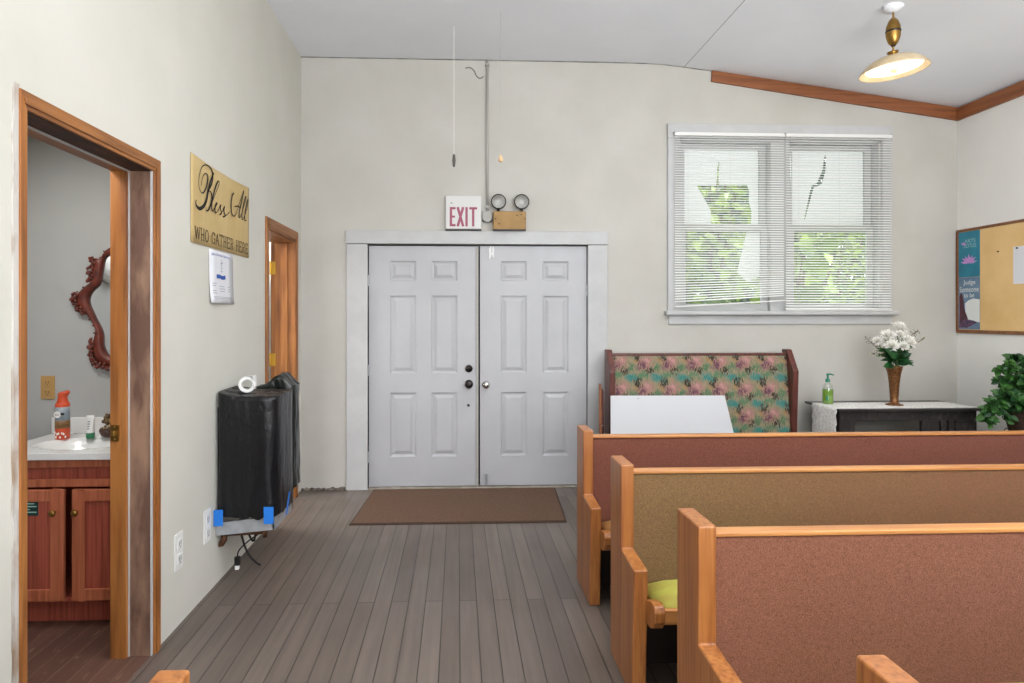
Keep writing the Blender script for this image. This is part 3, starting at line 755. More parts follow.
# ================================================================== ON THE BACK WALL
t = thing('exit_sign', 'white exit sign with red letters above the double doors', 'sign', (.046, 5.30, 2.165))
MB().box(-.103, .193, 5.245, 5.30, 2.172, 2.450).build('housing', 'sign_white', t, bevel=.004)
MB().box(-.104, .194, 5.243, 5.30, 2.163, 2.174).build('base', 'dark_metal', t)
PF = lambda u, v: (-.103 + u, 5.2435, 2.172 + v)
m = MB()
def rect(m, u0, u1, v0, v1): m.add([PF(u0, v0), PF(u1, v0), PF(u1, v1), PF(u0, v1)], [(0, 1, 2, 3)])
v0, v1 = .022, .182; k = .020
rect(m, .034, .034 + k, v0, v1); rect(m, .054, .083, v1 - .019, v1); rect(m, .054, .078, .094, .111); rect(m, .054, .083, v0, v0 + .019)
m.ribbon([(.100, v1), (.146, v0)], .021, PF); m.ribbon([(.146, v1), (.100, v0)], .021, lambda u, v: (PF(u, v)[0], 5.2432, PF(u, v)[2]))
rect(m, .164, .164 + k, v0, v1)
rect(m, .196, .262, v1 - .019, v1); rect(m, .219, .219 + k, v0, v1 - .019)
m.build('lettering', 'red', t)
MB().ball((-.057, 5.244, 2.388), .005, 8, 4).build('screw', 'black', t); MB().ball((-.046, 5.244, 2.386), .003, 8, 4).build('screw', 'black', t)

t = thing('conduit', 'grey conduit pipe running up the wall from its box to the ceiling', 'pipe', (.246, 5.30, 2.235))
MB().tube([(.246, 5.288, 2.32), (.246, 5.288, 3.60)], .0125, 10).build('pipe', 'grey_paint', t, smooth=True)
m = MB().lathe([(.046, 0), (.046, .028), (.040, .034), (0, .035)], (.246, 5.30, 2.278), 20, RY); m.box(.204, .288, 5.268, 5.30, 2.278, 2.326)
m.build('junction_box', 'grey_paint', t, bevel=.003)
m = MB().tube([(.292, 5.285, 2.25), (.27, 5.280, 2.237), (.246, 5.278, 2.233), (.22, 5.280, 2.238), (.202, 5.285, 2.252)], .004, 6); m.build('wire', 'dark_metal', t)
for z in (3.56, 2.365): MB().box(.228, .264, 5.272, 5.30, z - .008, z + .008).build('strap', 'grey_paint', t)
tag(MB().tube(smoothline([(.06, 5.294, 3.53), (.10, 5.294, 3.535), (.135, 5.292, 3.51), (.155, 5.290, 3.465), (.185, 5.290, 3.445), (.215, 5.293, 3.465)], 4), .003, 6).build('wire', 'dark_metal'),
    'short loose dark wire curling below the ceiling beside the conduit', 'wire')

t = thing('emergency_light', 'mustard emergency light box with two round lamp heads above the doors', 'emergency light', (.43, 5.30, 2.162))
MB().box(.293, .565, 5.215, 5.30, 2.168, 2.318).build('battery_box', 'mustard', t, bevel=.005)
MB().box(.294, .564, 5.216, 5.30, 2.161, 2.168).build('base', 'dark_metal', t)
for x in (.338, .531):
    MB().tube([(x, 5.262, 2.312), (x, 5.262, 2.352)], .012, 8).build('bracket', 'dark_metal', t)
    h = MB().lathe([(.0, -.05), (.028, -.048), (.05, -.02), (.062, .012), (.064, .026), (.056, .028)], (x, 5.262, 2.402), 22, RY, cap=False).build('lamp_head', 'dark_metal', t, smooth=True)
    MB().lathe([(.056, .026), (.04, .010), (.018, .000), (0, -.002)], (x, 5.262, 2.402), 22, RY, cap=False).build('reflector', 'reflector', h, smooth=True)
    MB().lathe([(.057, .024), (.03, .030), (0, .032)], (x, 5.262, 2.402), 22, RY, cap=False).build('lens', 'glass', h, smooth=True)
for x, z in ((.31, 2.255), (.342, 2.214), (.49, 2.285), (.525, 2.292), (.552, 2.255)): MB().ball((x, 5.214, z), .006, 8, 4).build('screw', 'black', t)

t = thing('ceiling_pull', 'white pull cord with a dark tapered end hanging left of the conduit', 'cord', (-.03, 4.7, 2.55), 'ceiling pull cords')
MB().tube([(-.03, 4.7, 2.64), (-.031, 4.7, 3.1), (-.03, 4.7, 3.605)], .003, 6).build('cord', 'cord', t)
MB().lathe([(0, 0), (.009, .01), (.013, .05), (.010, .09), (.003, .10)], (-.03, 4.7, 2.555), 10).build('tassel', 'pull_dark', t, smooth=True)
t = thing('ceiling_pull', 'beaded pull chain with a pale wooden knob hanging right of the conduit', 'cord', (.302, 4.45, 2.53), 'ceiling pull cords')
m = MB()
for i in range(92): m.ball((.302, 4.45, 2.585 + i * .0111), .0032, 5, 4)
m.build('bead_chain', 'bead', t)
MB().lathe([(0, 0), (.015, .004), (.018, .018), (.012, .04), (.006, .052), (0, .053)], (.302, 4.45, 2.535), 12).build('pull_knob', 'pull_wood', t, smooth=True)

# ================================================================== ON THE LEFT WALL
PW = lambda y, z: (XL + .0085, y, z)
t = thing('banner', 'tan cloth banner reading Bless All Who Gather Here on the left wall', 'banner', (XL, 3.55, 1.80))
mb = MB(); nu, nv = 24, 6; g = []
for j in range(nv + 1):
    for i in range(nu + 1):
        u, v = i / nu, j / nv
        y = 3.128 + u * .855; zt_ = 2.243 - .012 * math.sin(u * PI) ; z = 1.806 + v * (zt_ - 1.806)
        g.append((XL + .004 + .0022 * math.sin(u * 17) * (1 - v * .5), y, z))
mb.add(g, [(j * (nu + 1) + i, j * (nu + 1) + i + 1, (j + 1) * (nu + 1) + i + 1, (j + 1) * (nu + 1) + i) for j in range(nv) for i in range(nu)])
mb.build('cloth', 'banner', t, smooth=True, solid=.0016)
S = {'B': [(3.239, 2.104), (3.258, 2.147), (3.291, 2.176), (3.323, 2.172), (3.321, 2.134), (3.291, 2.091), (3.255, 2.069), (3.221, 2.082), (3.212, 2.111), (3.221, 2.154), (3.252, 2.2), (3.297, 2.222), (3.35, 2.225), (3.384, 2.21), (3.393, 2.182), (3.379, 2.144), (3.35, 2.113), (3.327, 2.095), (3.36, 2.097), (3.379, 2.076), (3.368, 2.036), (3.337, 1.999), (3.31, 1.989), (3.298, 2.005)],
     'Bs': [(3.409, 2.207), (3.364, 2.154), (3.33, 2.093), (3.31, 2.047), (3.278, 2.01), (3.227, 1.985), (3.19, 1.989), (3.175, 2.004), (3.184, 2.021)],
     'less': [(3.337, 2.004), (3.377, 2.038), (3.426, 2.096), (3.476, 2.156), (3.484, 2.174), (3.462, 2.171), (3.426, 2.129), (3.391, 2.068), (3.377, 2.022), (3.387, 1.999), (3.409, 2.014), (3.44, 2.038), (3.455, 2.053), (3.438, 2.048), (3.421, 2.016), (3.433, 1.998), (3.469, 2.02), (3.504, 2.055), (3.498, 2.032), (3.515, 2.011), (3.484, 1.996), (3.521, 2.016), (3.558, 2.056), (3.549, 2.026), (3.568, 2.004), (3.531, 1.992), (3.597, 2.014), (3.636, 2.038)],
     'A': [(3.71, 2.157), (3.682, 2.14), (3.665, 2.096), (3.665, 2.049), (3.693, 2.024), (3.735, 2.037), (3.786, 2.1), (3.875, 2.205)],
     'A2': [(3.875, 2.205), (3.84, 2.138), (3.80, 2.07), (3.793, 2.032), (3.812, 2.035)],
     'A3': [(3.718, 2.082), (3.769, 2.093), (3.821, 2.09)],
     'll': [(3.812, 2.035), (3.875, 2.109), (3.917, 2.167), (3.911, 2.175), (3.878, 2.134), (3.848, 2.073), (3.844, 2.03), (3.871, 2.037), (3.921, 2.092), (3.952, 2.149), (3.954, 2.168), (3.93, 2.138), (3.897, 2.075), (3.893, 2.028), (3.926, 2.036)]}
m = MB()
for key, pts in S.items():
    q = smoothline(pts, 5); ws = []
    for i in range(len(q)):
        a, b = q[max(i - 1, 0)], q[min(i + 1, len(q) - 1)]
        dn = (a[1] - b[1]) / (math.hypot(b[0] - a[0], b[1] - a[1]) or 1)
        ws.append(.0055 + .0085 * max(0, dn))
    if key == 'Bs': ws = [.007 + .015 * math.sin(PI * min(1, i / len(q) * 1.15)) for i in range(len(q))]
    m.ribbon(q, ws, PW)
m.build('script_lettering', 'ink', t)
GL = {'W': [[(0, 1), (.28, 0)], [(.28, 0), (.5, 1)], [(.5, 1), (.75, 0)], [(.75, 0), (1, 1)], [(-.1, 1), (.15, 1)], [(.85, 1), (1.1, 1)]],
      'H': [[(.15, 0), (.15, 1)], [(.85, 0), (.85, 1)], [(.15, .5), (.85, .5)], [(0, 0), (.32, 0)], [(.68, 0), (1, 0)], [(0, 1), (.32, 1)], [(.68, 1), (1, 1)]],
      'O': [[(.5 + .48 * math.cos(a * PI / 8), .5 + .5 * math.sin(a * PI / 8)) for a in range(17)]],
      'G': [[(.5 + .48 * math.cos(a * PI / 8), .5 + .5 * math.sin(a * PI / 8)) for a in range(2, 15)], [(.95, .1), (.95, .45)], [(.6, .45), (1.05, .45)], [(.93, .7), (.93, .98)]],
      'A': [[(.05, 0), (.5, 1)], [(.5, 1), (.95, 0)], [(.25, .38), (.75, .38)], [(-.08, 0), (.2, 0)], [(.8, 0), (1.08, 0)]],
      'T': [[(.5, 0), (.5, 1)], [(0, 1), (1, 1)], [(0, 1), (0, .8)], [(1, 1), (1, .8)], [(.3, 0), (.7, 0)]],
      'E': [[(.15, 0), (.15, 1)], [(0, 1), (.95, 1)], [(0, 0), (.95, 0)], [(.15, .5), (.7, .5)], [(.95, 1), (.95, .8)], [(.95, 0), (.95, .2)], [(.7, .42), (.7, .6)]],
      'R': [[(.15, 0), (.15, 1)], [(0, 0), (.32, 0)], [(0, 1), (.55, 1), (.8, .92), (.88, .76), (.8, .6), (.55, .5), (.15, .5)], [(.5, .5), (.85, 0)], [(.75, 0), (1.05, 0)]]}
m = MB(); y = 3.168
for ch in 'WHO GATHER HERE':
    if ch == ' ': y += .032; m.build('block_lettering', 'ink_brown', t); m = MB(); continue
    wl = .058 if ch == 'W' else .043
    zb_ = 1.828
    for st in GL[ch]:
        for a, b in zip(st, st[1:]):
            vert = abs(b[1] - a[1]) > abs(b[0] - a[0]) * .6
            m.ribbon([(y + a[0] * wl, zb_ + a[1] * .060), (y + b[0] * wl, zb_ + b[1] * .060)], .0075 if vert else .005, PW)
    y += wl + .0118
m.build('block_lettering', 'ink_brown', t)

t = thing('paper_notice', 'white printed paper notice taped up below the tan banner', 'notice', (XL, 3.53, 1.515))
mb = MB(); g = []
for j in range(9):
    for i in range(5):
        u, v = i / 4, j / 8
        g.append((XL + .003 + (.012 * (1 - v) ** 3 * (1 + .3 * math.sin(u * 5))), 3.355 + u * .35 , 1.515 + v * .282))
mb.add(g, [(j * 5 + i, j * 5 + i + 1, (j + 1) * 5 + i + 1, (j + 1) * 5 + i) for j in range(8) for i in range(4)])
mb.build('sheet', 'paper', t, smooth=True, solid=.0008)
def PN(u, v):
    vv = v / .282
    return (XL + .0042 + .012 * (1 - vv) ** 3 * 1.32 + .0004, 3.355 + u, 1.515 + v)
m = MB()
put_text(m, 'Join Us for Service', PN, .03, .30, .250, .268)
m.build('heading', 'ink_blue', t)
m = MB(); m.ribbon([(.17, .165), (.172, .24)], .004, PN); m.ribbon([(.155, .22), (.19, .222)], .004, PN)
for k in range(3): m.ribbon([(.15 + .004 * k, .175 + .018 * k), (.19 - .004 * k, .175 + .018 * k)], .002, PN)
for r_ in range(5):
    for c0, c1 in ((.03, .09), (.13, .21), (.25, .29)):
        if (r_ * 3 + int(c0 * 100)) % 4 != 1: m.ribbon([(c0, .105 - r_ * .013), (c1 - .01 * (r_ % 2), .105 - r_ * .013)], .003, PN)
for k in range(2): m.ribbon([(.03, .034 - k * .008), (.30, .034 - k * .008)], .0018, PN)
m.build('print', 'ink_grey', t)
m = MB(); m.ribbon([(.095, .143), (.13, .146), (.18, .140), (.225, .146)], .022, PN); m.build('ribbon_emblem', 'ink_blue', t)

def outlet(label, y, z, group='white wall outlets'):
    t = thing('wall_outlet', label, 'outlet', (XL, y, z), group)
    MB().box(XL, XL + .006, y - .042, y + .042, z - .085, z + .085).build('cover_plate', 'white_plastic', t, bevel=.002)
    for dz in (-.036, .036):
        r = MB().box(XL + .006, XL + .010, y - .022, y + .022, z + dz - .024, z + dz + .024).build('receptacle', 'white_ceramic', t, bevel=.003)
        m = MB().box(XL + .0098, XL + .0106, y - .012, y - .007, z + dz - .006, z + dz + .012); m.box(XL + .0098, XL + .0106, y + .006, y + .010, z + dz - .006, z + dz + .012); m.box(XL + .0098, XL + .0106, y - .003, y + .003, z + dz - .018, z + dz - .010)
        m.build('slots', 'outlet_hole', r)
outlet('white wall outlet nearer the bathroom doorway', 2.997, .348)
outlet('white wall outlet next to the wrapped drinking fountain', 3.33, .357)

# ------------------------------------------------------------------ drinking fountain wrapped in bin bags
t = thing('drinking_fountain', 'grey steel drinking fountain frame with pipes hanging on the left wall', 'fountain', (XL, 3.65, .09))
m = MB()
m.add([(-1.302, 3.452, .262), (-.992, 3.452, .290), (-.992, 3.452, .362), (-1.302, 3.452, .330), (-1.302, 3.470, .262), (-.992, 3.470, .290), (-.992, 3.470, .362), (-1.302, 3.470, .330)],
      [(0, 1, 2, 3), (4, 7, 6, 5), (0, 4, 5, 1), (1, 5, 6, 2), (2, 6, 7, 3), (3, 7, 4, 0)])
m.box(-1.002, -.990, 3.452, 3.82, .290, .362); m.box(-1.302, -.99, 3.80, 3.82, .29, .36)
m.build('frame', 'steel', t)
MB().box(-1.302, -1.0, 3.475, 3.77, .38, .95).build('cabinet', 'iron', t)
MB().lathe([(.02, .30), (.06, .325), (.085, .36), (.09, .40)], (-1.12, 3.60, 0), 18).build('drain_bowl', 'lamp_cream', t, smooth=True)
m = MB().tube([(-1.302, 3.55, .235), (-1.08, 3.55, .245), (-1.06, 3.55, .25)], .011, 8)
m.tube([(-1.302, 3.50, .20), (-1.29, 3.50, .20), (-1.275, 3.50, .225), (-1.275, 3.50, .25)], .016, 8)
m.tube([(-1.07, 3.545, .27), (-1.07, 3.545, .22)], .012, 8)
m.build('copper_pipe', 'copper', t, smooth=True)
m = MB().tube(smoothline([(-1.21, 3.56, .33), (-1.205, 3.56, .24), (-1.17, 3.55, .14), (-1.12, 3.54, .085), (-1.09, 3.53, .07)], 5), .006, 8)
m.tube(smoothline([(-1.17, 3.56, .33), (-1.165, 3.56, .24), (-1.13, 3.55, .20), (-1.115, 3.55, .33)], 5), .006, 8)
m.tube(smoothline([(-1.14, 3.60, .33), (-1.15, 3.60, .25), (-1.13, 3.6, .22), (-1.10, 3.6, .235)], 5), .007, 8)
m.build('hose', 'iron', t, smooth=True)
m = MB().tube(smoothline([(-1.10, 3.55, .24), (-1.16, 3.53, .20), (-1.20, 3.51, .16), (-1.205, 3.50, .125)], 5), .004, 6)
m.box(-1.218, -1.192, 3.488, 3.512, .085, .13)
m.build('power_cord', 'iron', t)
MB().box(-1.215, -1.195, 3.49, 3.51, .062, .088).build('plug_tip', 'white_plastic', t)

def bagmesh(x0, x1, y0, y1, z0, ztop, seed, amp, peak=None):
    """a bag draped over a box: rows round the plan, from the ragged foot up and over the top"""
    m = MB(); per = []; N = 26
    for (a, b), (c, d) in (((x0, y0), (x1, y0)), ((x1, y0), (x1, y1)), ((x1, y1), (x0, y1)), ((x0, y1), (x0, y0))):
        for i in range(N): per.append((a + (c - a) * i / N, b + (d - b) * i / N))
    cx, cy = (x0 + x1) / 2, (y0 + y1) / 2; n = len(per); rows = 30; top = 12
    v = []
    for j in range(rows + top):
        if j < rows: f = j / (rows - 1); sc_ = 1.0
        else: f = 1.0; sc_ = 1 - (j - rows + 1) / top
        for i, (px, py) in enumerate(per):
            dx, dy = px - cx, py - cy
            r4 = (abs(dx / (x1 - x0) * 2) ** 6 + abs(dy / (y1 - y0) * 2) ** 6) ** (1 / 6)
            k = sc_ / max(r4, 1e-6) if sc_ > 0 else 0
            bx, by = cx + dx * k, cy + dy * k
            wv = noise.noise((px * 14 + seed, py * 14, f * 1.6)) * 1.2 + .6 * noise.noise((px * 40, py * 40 + seed, f * 5))
            z = z0 + (ztop(bx, by) - z0) * f
            if j < rows:
                e = amp * wv * (1.1 - .5 * f) * (1.0 if f < .93 else .5); l = math.hypot(dx, dy)
                bx += dx / l * e; by += dy / l * e
                if f < .12: z += .018 * noise.noise((px * 22, py * 22, seed))
                if f > .9: z -= .012 * ((f - .9) / .1 if False else 0)
            else:
                z += .014 * noise.noise((bx * 12 + seed, by * 12, 2)) + .008 * noise.noise((bx * 34, by * 34, seed))
            v.append((max(bx, XL + .001), by, z))
    f = [(j * n + i, j * n + (i + 1) % n, (j + 1) * n + (i + 1) % n, (j + 1) * n + i) for j in range(rows + top - 1) for i in range(n)]
    m.add(v, f); return m
t2 = thing('bin_bag', 'shiny black plastic bag wrapped over the drinking fountain with blue tape', 'bag', (XL, 3.6, .37), 'bags over the fountain')
bagmesh(-1.300, -.968, 3.425, 3.80, .362, lambda x, y: 1.012 + .025 * max(0, (-1.2 - x) / .1), 3.1, .007).build('bag', 'bag', t2, smooth=True)
m = MB().box(-1.300, -1.252, 3.414, 3.418, .325, .412); m.build('tape', 'tape', t2)
MB().box(-1.036, -.985, 3.410, 3.414, .335, .425).build('tape', 'tape', t2)
m = MB(); m.add([(-.950, 3.52, .345), (-.950, 3.55, .345), (-.945, 3.60, .46), (-.945, 3.57, .46)], [(0, 1, 2, 3)]); m.build('tape', 'tape', t2, solid=.001)
t3 = thing('bin_bag', 'dark green plastic bag bunched over the far end of the fountain', 'bag', (-1.1, 3.9, .4), 'bags over the fountain')
bagmesh(-1.22, -.985, 3.84, 4.02, .40, lambda x, y: 1.02 + .07 * math.exp(-((x + 1.08) / .06) ** 2), 9.4, .012).build('bag', 'bag_green', t3, smooth=True)
t = thing('tape_roll', 'white tape roll standing on top of the wrapped drinking fountain', 'tape roll', (-1.185, 3.60, 1.02))
MB().lathe([(.028, -.028), (.045, -.028), (.045, .028), (.028, .028)], (-1.185, 3.60, 1.062), 24, RY @ Matrix.Rotation(.25, 3, 'Y'), close=True).build('roll', 'white_plastic', t, bevel=.003)
m = MB(); m.add([(-1.185, 3.57, 1.107), (-1.185, 3.63, 1.107), (-1.145, 3.63, 1.112), (-1.145, 3.57, 1.112), (-1.14, 3.63, 1.05), (-1.14, 3.57, 1.05)], [(0, 1, 2, 3), (3, 2, 4, 5)])
m.build('loose_end', 'white_plastic', t, solid=.0015)

# ------------------------------------------------------------------ mat
t = thing('door_mat', 'flat brown door mat lying in front of the double doors', 'mat', (.03, 4.83, 0))
m = MB(); m.ngprism([(-.752, 4.388), (.763, 4.386), (.815, 5.262), (-.698, 5.270)], 'z', 0, .006); m.build('backing', 'mat_edge', t)
m = MB(); m.ngprism([(-.738, 4.405), (.750, 4.403), (.802, 5.250), (-.688, 5.256)], 'z', .006, .011); m.build('pile', 'mat', t)

# ================================================================== BATHROOM
t = thing('vanity_cabinet', 'cherry wood bathroom vanity cabinet with two doors', 'cabinet', (-1.84, 3.25, 0))
m = MB(); x0, x1 = -2.160, -1.500
m.box(x0, x1, 3.07, 3.45, 0, .12)                                      # plinth
m.box(x0, x0 + .02, 3.005, 3.45, .12, .785); m.box(x1 - .02, x1, 3.005, 3.45, .12, .785); m.box(x0, x1, 3.43, 3.45, .12, .785); m.box(x0, x1, 3.005, 3.45, .12, .14)
m.box(x0, x1, 3.005, 3.025, .655, .785); m.box(x0, x0 + .03, 3.005, 3.025, .14, .655); m.box(x1 - .03, x1, 3.005, 3.025, .14, .655)
m.build('carcass', 'vanity', t, bevel=.002)
m = MB().box(x0 + .01, x1 - .01, 2.988, 3.005, .745, .783); m.box(x0 + .01, x1 - .01, 2.988, 3.005, .655, .69)
m.build('false_drawer', 'vanity_light', t, bevel=.003)
for nm, a, b, kx in (('l', -2.150, -1.812, -1.852), ('r', -1.776, -1.505, -1.753)):
    m = MB(); z0, z1, s = .132, .645, .055
    m.box(a, a + s, 2.978, 2.998, z0, z1); m.box(b - s, b, 2.978, 2.998, z0, z1); m.box(a + s, b - s, 2.978, 2.998, z0, z0 + s); m.box(a + s, b - s, 2.978, 2.998, z1 - s, z1)
    d = m.build('door', 'vanity_light', t, bevel=.004)
    MB().box(a + s, b - s, 2.985, 2.997, z0 + s, z1 - s).build('door_panel', 'vanity', d)
    MB().lathe([(.008, 0), (.007, .008), (.014, .014), (.016, .02), (.010, .027), (0, .028)], (kx, 2.978, .542), 14, RY).build('knob', 'brass', d, smooth=True)
tag(MB().box(-2.02, -1.928, 2.9830, 2.9845, .527, .607).build('sticker', 'sticker'), 'dark green printed sticker on the left vanity door', 'sticker')
PS = lambda u, v: (-2.02 + u, 2.9825, .527 + v)
m = MB()
for i, (a, b) in enumerate(((.03, .07), (.025, .075), (.012, .085), (.045, .055), (.012, .085))): m.ribbon([(a, .068 - i * .013), (b, .068 - i * .013)], .005, PS)
o = m.build('print', 'sticker_ink', bpy.data.objects['sticker'])
tag(MB().box(-1.808, -1.765, 3.10, 3.20, .14, .22).build('cloth_bundle', M('blue_white_pack', '#cfd8d8', '#4f8aa8', (30, 30, 30), .6, lo=.48, hi=.56), bevel=.01), 'pale blue packet inside the vanity, seen between its doors', 'packet')
# sink top with an integral bowl
t = thing('sink_top', 'white sink top lying on the cherry vanity cabinet', 'sink', (-1.84, 3.2, .785))
mb = MB(); nx, ny = 36, 26; X0, X1, Y0, Y1 = -2.163, -1.480, 2.965, 3.462
g = []
for j in range(ny + 1):
    for i in range(nx + 1):
        x = X0 + (X1 - X0) * i / nx; y = Y0 + (Y1 - Y0) * j / ny
        d = math.sqrt(((x + 1.83) / .215) ** 2 + ((y - 3.185) / .15) ** 2)
        z = .818
        if d < 1: z -= .11 * (1 - d ** 2.6) ** .8
        elif d < 1.12: z += .004 * math.sin((d - 1) / .12 * PI)
        g.append((x, y, z))
mb.add(g, [(j * (nx + 1) + i, j * (nx + 1) + i + 1, (j + 1) * (nx + 1) + i + 1, (j + 1) * (nx + 1) + i) for j in range(ny) for i in range(nx)])
mb.build('basin', 'white_ceramic', t, smooth=True)
m = MB().box(X0, X1, Y0 - .004, Y0 + .012, .785, .8175); m.box(X0, X1, Y1 - .002, Y1 + .004, .785, .818); m.box(X1 - .01, X1, Y0, Y1, .785, .8175)
m.build('rim', 'white_ceramic', t, bevel=.005)
MB().box(X0, X1, 3.450, 3.468, .818, .905).build('backsplash', 'white_ceramic', t, bevel=.004)
m = MB().tube(smoothline([(-1.73, 3.40, .82), (-1.73, 3.40, .90), (-1.735, 3.36, .935), (-1.74, 3.30, .925)], 4), .012, 10); m.tube([(-1.68, 3.40, .82), (-1.68, 3.40, .865)], .016, 10)
m.build('faucet', 'chrome', t, smooth=True)
# bottles by the sink
t = thing('air_freshener', 'orange air freshener spray can standing on the sink top', 'spray can', (-2.012, 3.30, .819))
MB().lathe([(.030, .0), (.033, .004), (.033, .075), (.033, .176), (.029, .186)], (-2.012, 3.30, .819), 24).build('can', 'orange', t, smooth=True)
MB().lathe([(.0333, .058), (.0333, .095)], (-2.012, 3.30, .819), 24).build('amber_band', 'can_band', t, smooth=True)
lab = MB().lathe([(.0334, .096), (.0334, .165)], (-2.012, 3.30, .819), 24).build('silver_band', 'can_grey', t, smooth=True)
MB().lathe([(.0165, 0), (.0165, .0012), (0, .0012)], (-2.018, 3.2668, .948), 20, RY).build('round_emblem', 'white_plastic', lab)
m = MB(); put_text(m, 'Air', lambda u, v: (u, 3.2652, v), -2.029, -2.007, .941, .953); m.build('emblem_lettering', 'ink', lab)
m = MB().box(-2.006, -1.986, 3.2665, 3.270, .945, .955); m.build('label_stripe', 'ink', lab)
m = MB()
for i in range(9):
    a = -PI / 2 + (i - 4) * .22; m.ball((-2.012 + .0335 * math.cos(a), 3.30 + .0335 * math.sin(a), .845 + .012 * math.sin(i * 2.2)), (.005, .002, .007), 6, 4)
m.build('flower_print', 'petal', t)
m = MB(); q = []
for k, (zz, rx, ox) in enumerate(((1.004, .029, 0), (1.015, .024, 0), (1.03, .021, 0), (1.043, .024, .003), (1.052, .028, .006), (1.060, .020, .014), (1.066, .006, .026))):
    q.append([(-2.012 + ox + rx * math.cos(2 * PI * i / 16), 3.30 + min(rx, .024) * math.sin(2 * PI * i / 16), zz) for i in range(16)])
m.add([p for r in q for p in r], [(j * 16 + i, j * 16 + (i + 1) % 16, (j + 1) * 16 + (i + 1) % 16, (j + 1) * 16 + i) for j in range(6) for i in range(16)] + [tuple(6 * 16 + i for i in range(16))])
m.build('trigger_cap', 'orange', t, smooth=True)
t = thing('lotion_tube', 'small white lotion tube with a green cap on the sink top', 'tube', (-1.886, 3.32, .819))
MB().lathe([(.019, 0), (.020, .004), (.020, .026), (.0195, .028)], (-1.886, 3.32, .819), 18).build('cap', 'green_cap', t, smooth=True)
m = MB(); q = []
for f in range(7):
    k = f / 6; q.append([(-1.886 + (.019 + .001 * k) * math.cos(2 * PI * i / 18), 3.32 + (.019 * (1 - k) + .002) * math.sin(2 * PI * i / 18), .847 + .088 * k) for i in range(18)])
m.add([p for r in q for p in r], [(j * 18 + i, j * 18 + (i + 1) % 18, (j + 1) * 18 + (i + 1) % 18, (j + 1) * 18 + i) for j in range(6) for i in range(18)] + [tuple(6 * 18 + i for i in range(18))])
m.build('tube', 'white_plastic', t, smooth=True)
m = MB()
for i in range(4): m.ribbon([(-1.893, .868 + i * .012), (-1.881, .869 + i * .012)], .005, lambda u, v: (u, 3.32 - .0215 + (v - .847) / .088 * .0175 - .0004, v))
m.build('print', 'ink_grey', t)
t = thing('figurine', 'gilt and dark brown figurine beside the door jamb on the sink top', 'figurine', (-1.79, 3.33, .819))
m = MB(); r = random.Random(5)
m.ball((-1.805, 3.33, .843), (.034, .03, .024), 12, 8); m.ball((-1.828, 3.325, .855), (.016, .016, .018), 10, 6); m.ball((-1.785, 3.33, .86), (.024, .024, .022), 10, 6)
m.build('base', 'resin_dark', t, smooth=True)
m = MB()
for i in range(16):
    a = 2 * PI * i / 16; rr = .025 if i % 2 else .018
    m.ball((-1.797 + rr * math.cos(a), 3.33 + .01 * math.sin(3 * a), .912 + rr * math.sin(a)), .0095, 7, 5)
m.ball((-1.797, 3.33, .912), (.02, .012, .02), 10, 6)
for i in range(7): m.ball((-1.815 + .006 * i, 3.318, .868 + .01 * math.sin(i * 2)), .008, 6, 4)
m.build('gilt_flowers', 'resin', t, smooth=True)
# mirror
KM = 1.003
mo = [(-1.851, 1.814), (-1.879, 1.792), (-1.905, 1.752), (-1.943, 1.755), (-1.938, 1.722), (-1.956, 1.682), (-1.946, 1.636), (-1.979, 1.608), (-2.038, 1.547), (-2.022, 1.499), (-1.966, 1.442), (-1.928, 1.374), (-1.938, 1.322), (-1.95, 1.289), (-1.943, 1.217), (-1.909, 1.182), (-1.838, 1.174)]
mi = [(-1.838, 1.775), (-1.879, 1.755), (-1.895, 1.689), (-1.909, 1.617), (-1.951, 1.571), (-1.965, 1.518), (-1.934, 1.44), (-1.896, 1.361), (-1.889, 1.282), (-1.864, 1.236), (-1.838, 1.222)]
sx = lambda p: (p[0] * KM, 1.44 + (p[1] - 1.44) * KM)
mo = [sx(p) for p in mo]; mi = [sx(p) for p in mi]; XC = -1.805
def sym(h): return h + [(2 * XC - a, b) for a, b in h[::-1]]
def resample(p, n):
    d = [0]
    for a, b in zip(p, p[1:]): d.append(d[-1] + math.hypot(b[0] - a[0], b[1] - a[1]))
    out = []; k = 0
    for i in range(n):
        s = d[-1] * i / (n - 1)
        while k < len(p) - 2 and d[k + 1] < s: k += 1
        f = (s - d[k]) / (d[k + 1] - d[k]); out.append((p[k][0] + (p[k + 1][0] - p[k][0]) * f, p[k][1] + (p[k + 1][1] - p[k][1]) * f))
    return out
NO = 70
ho = resample(smoothline(mo, 5), NO); hi_ = resample(smoothline(mi, 6), NO)
t = thing('wall_mirror', 'carved reddish brown scrollwork mirror above the bathroom sink', 'mirror', (XC, 3.47, 1.17))
A, B = sym(ho), sym(hi_); n = len(A); m = MB()
v = [(a, 3.468, b) for a, b in A] + [(a * .9 + c * .1, 3.446, b * .9 + d * .1) for (a, b), (c, d) in zip(A, B)] + [((a + c) / 2, 3.432, (b + d) / 2) for (a, b), (c, d) in zip(A, B)] + [(c, 3.442, d) for c, d in B] + [(c, 3.468, d) for c, d in B]
m.add(v, [(k * n + i, k * n + (i + 1) % n, (k + 1) * n + (i + 1) % n, (k + 1) * n + i) for k in range(4) for i in range(n)])
cr = random.Random(41)
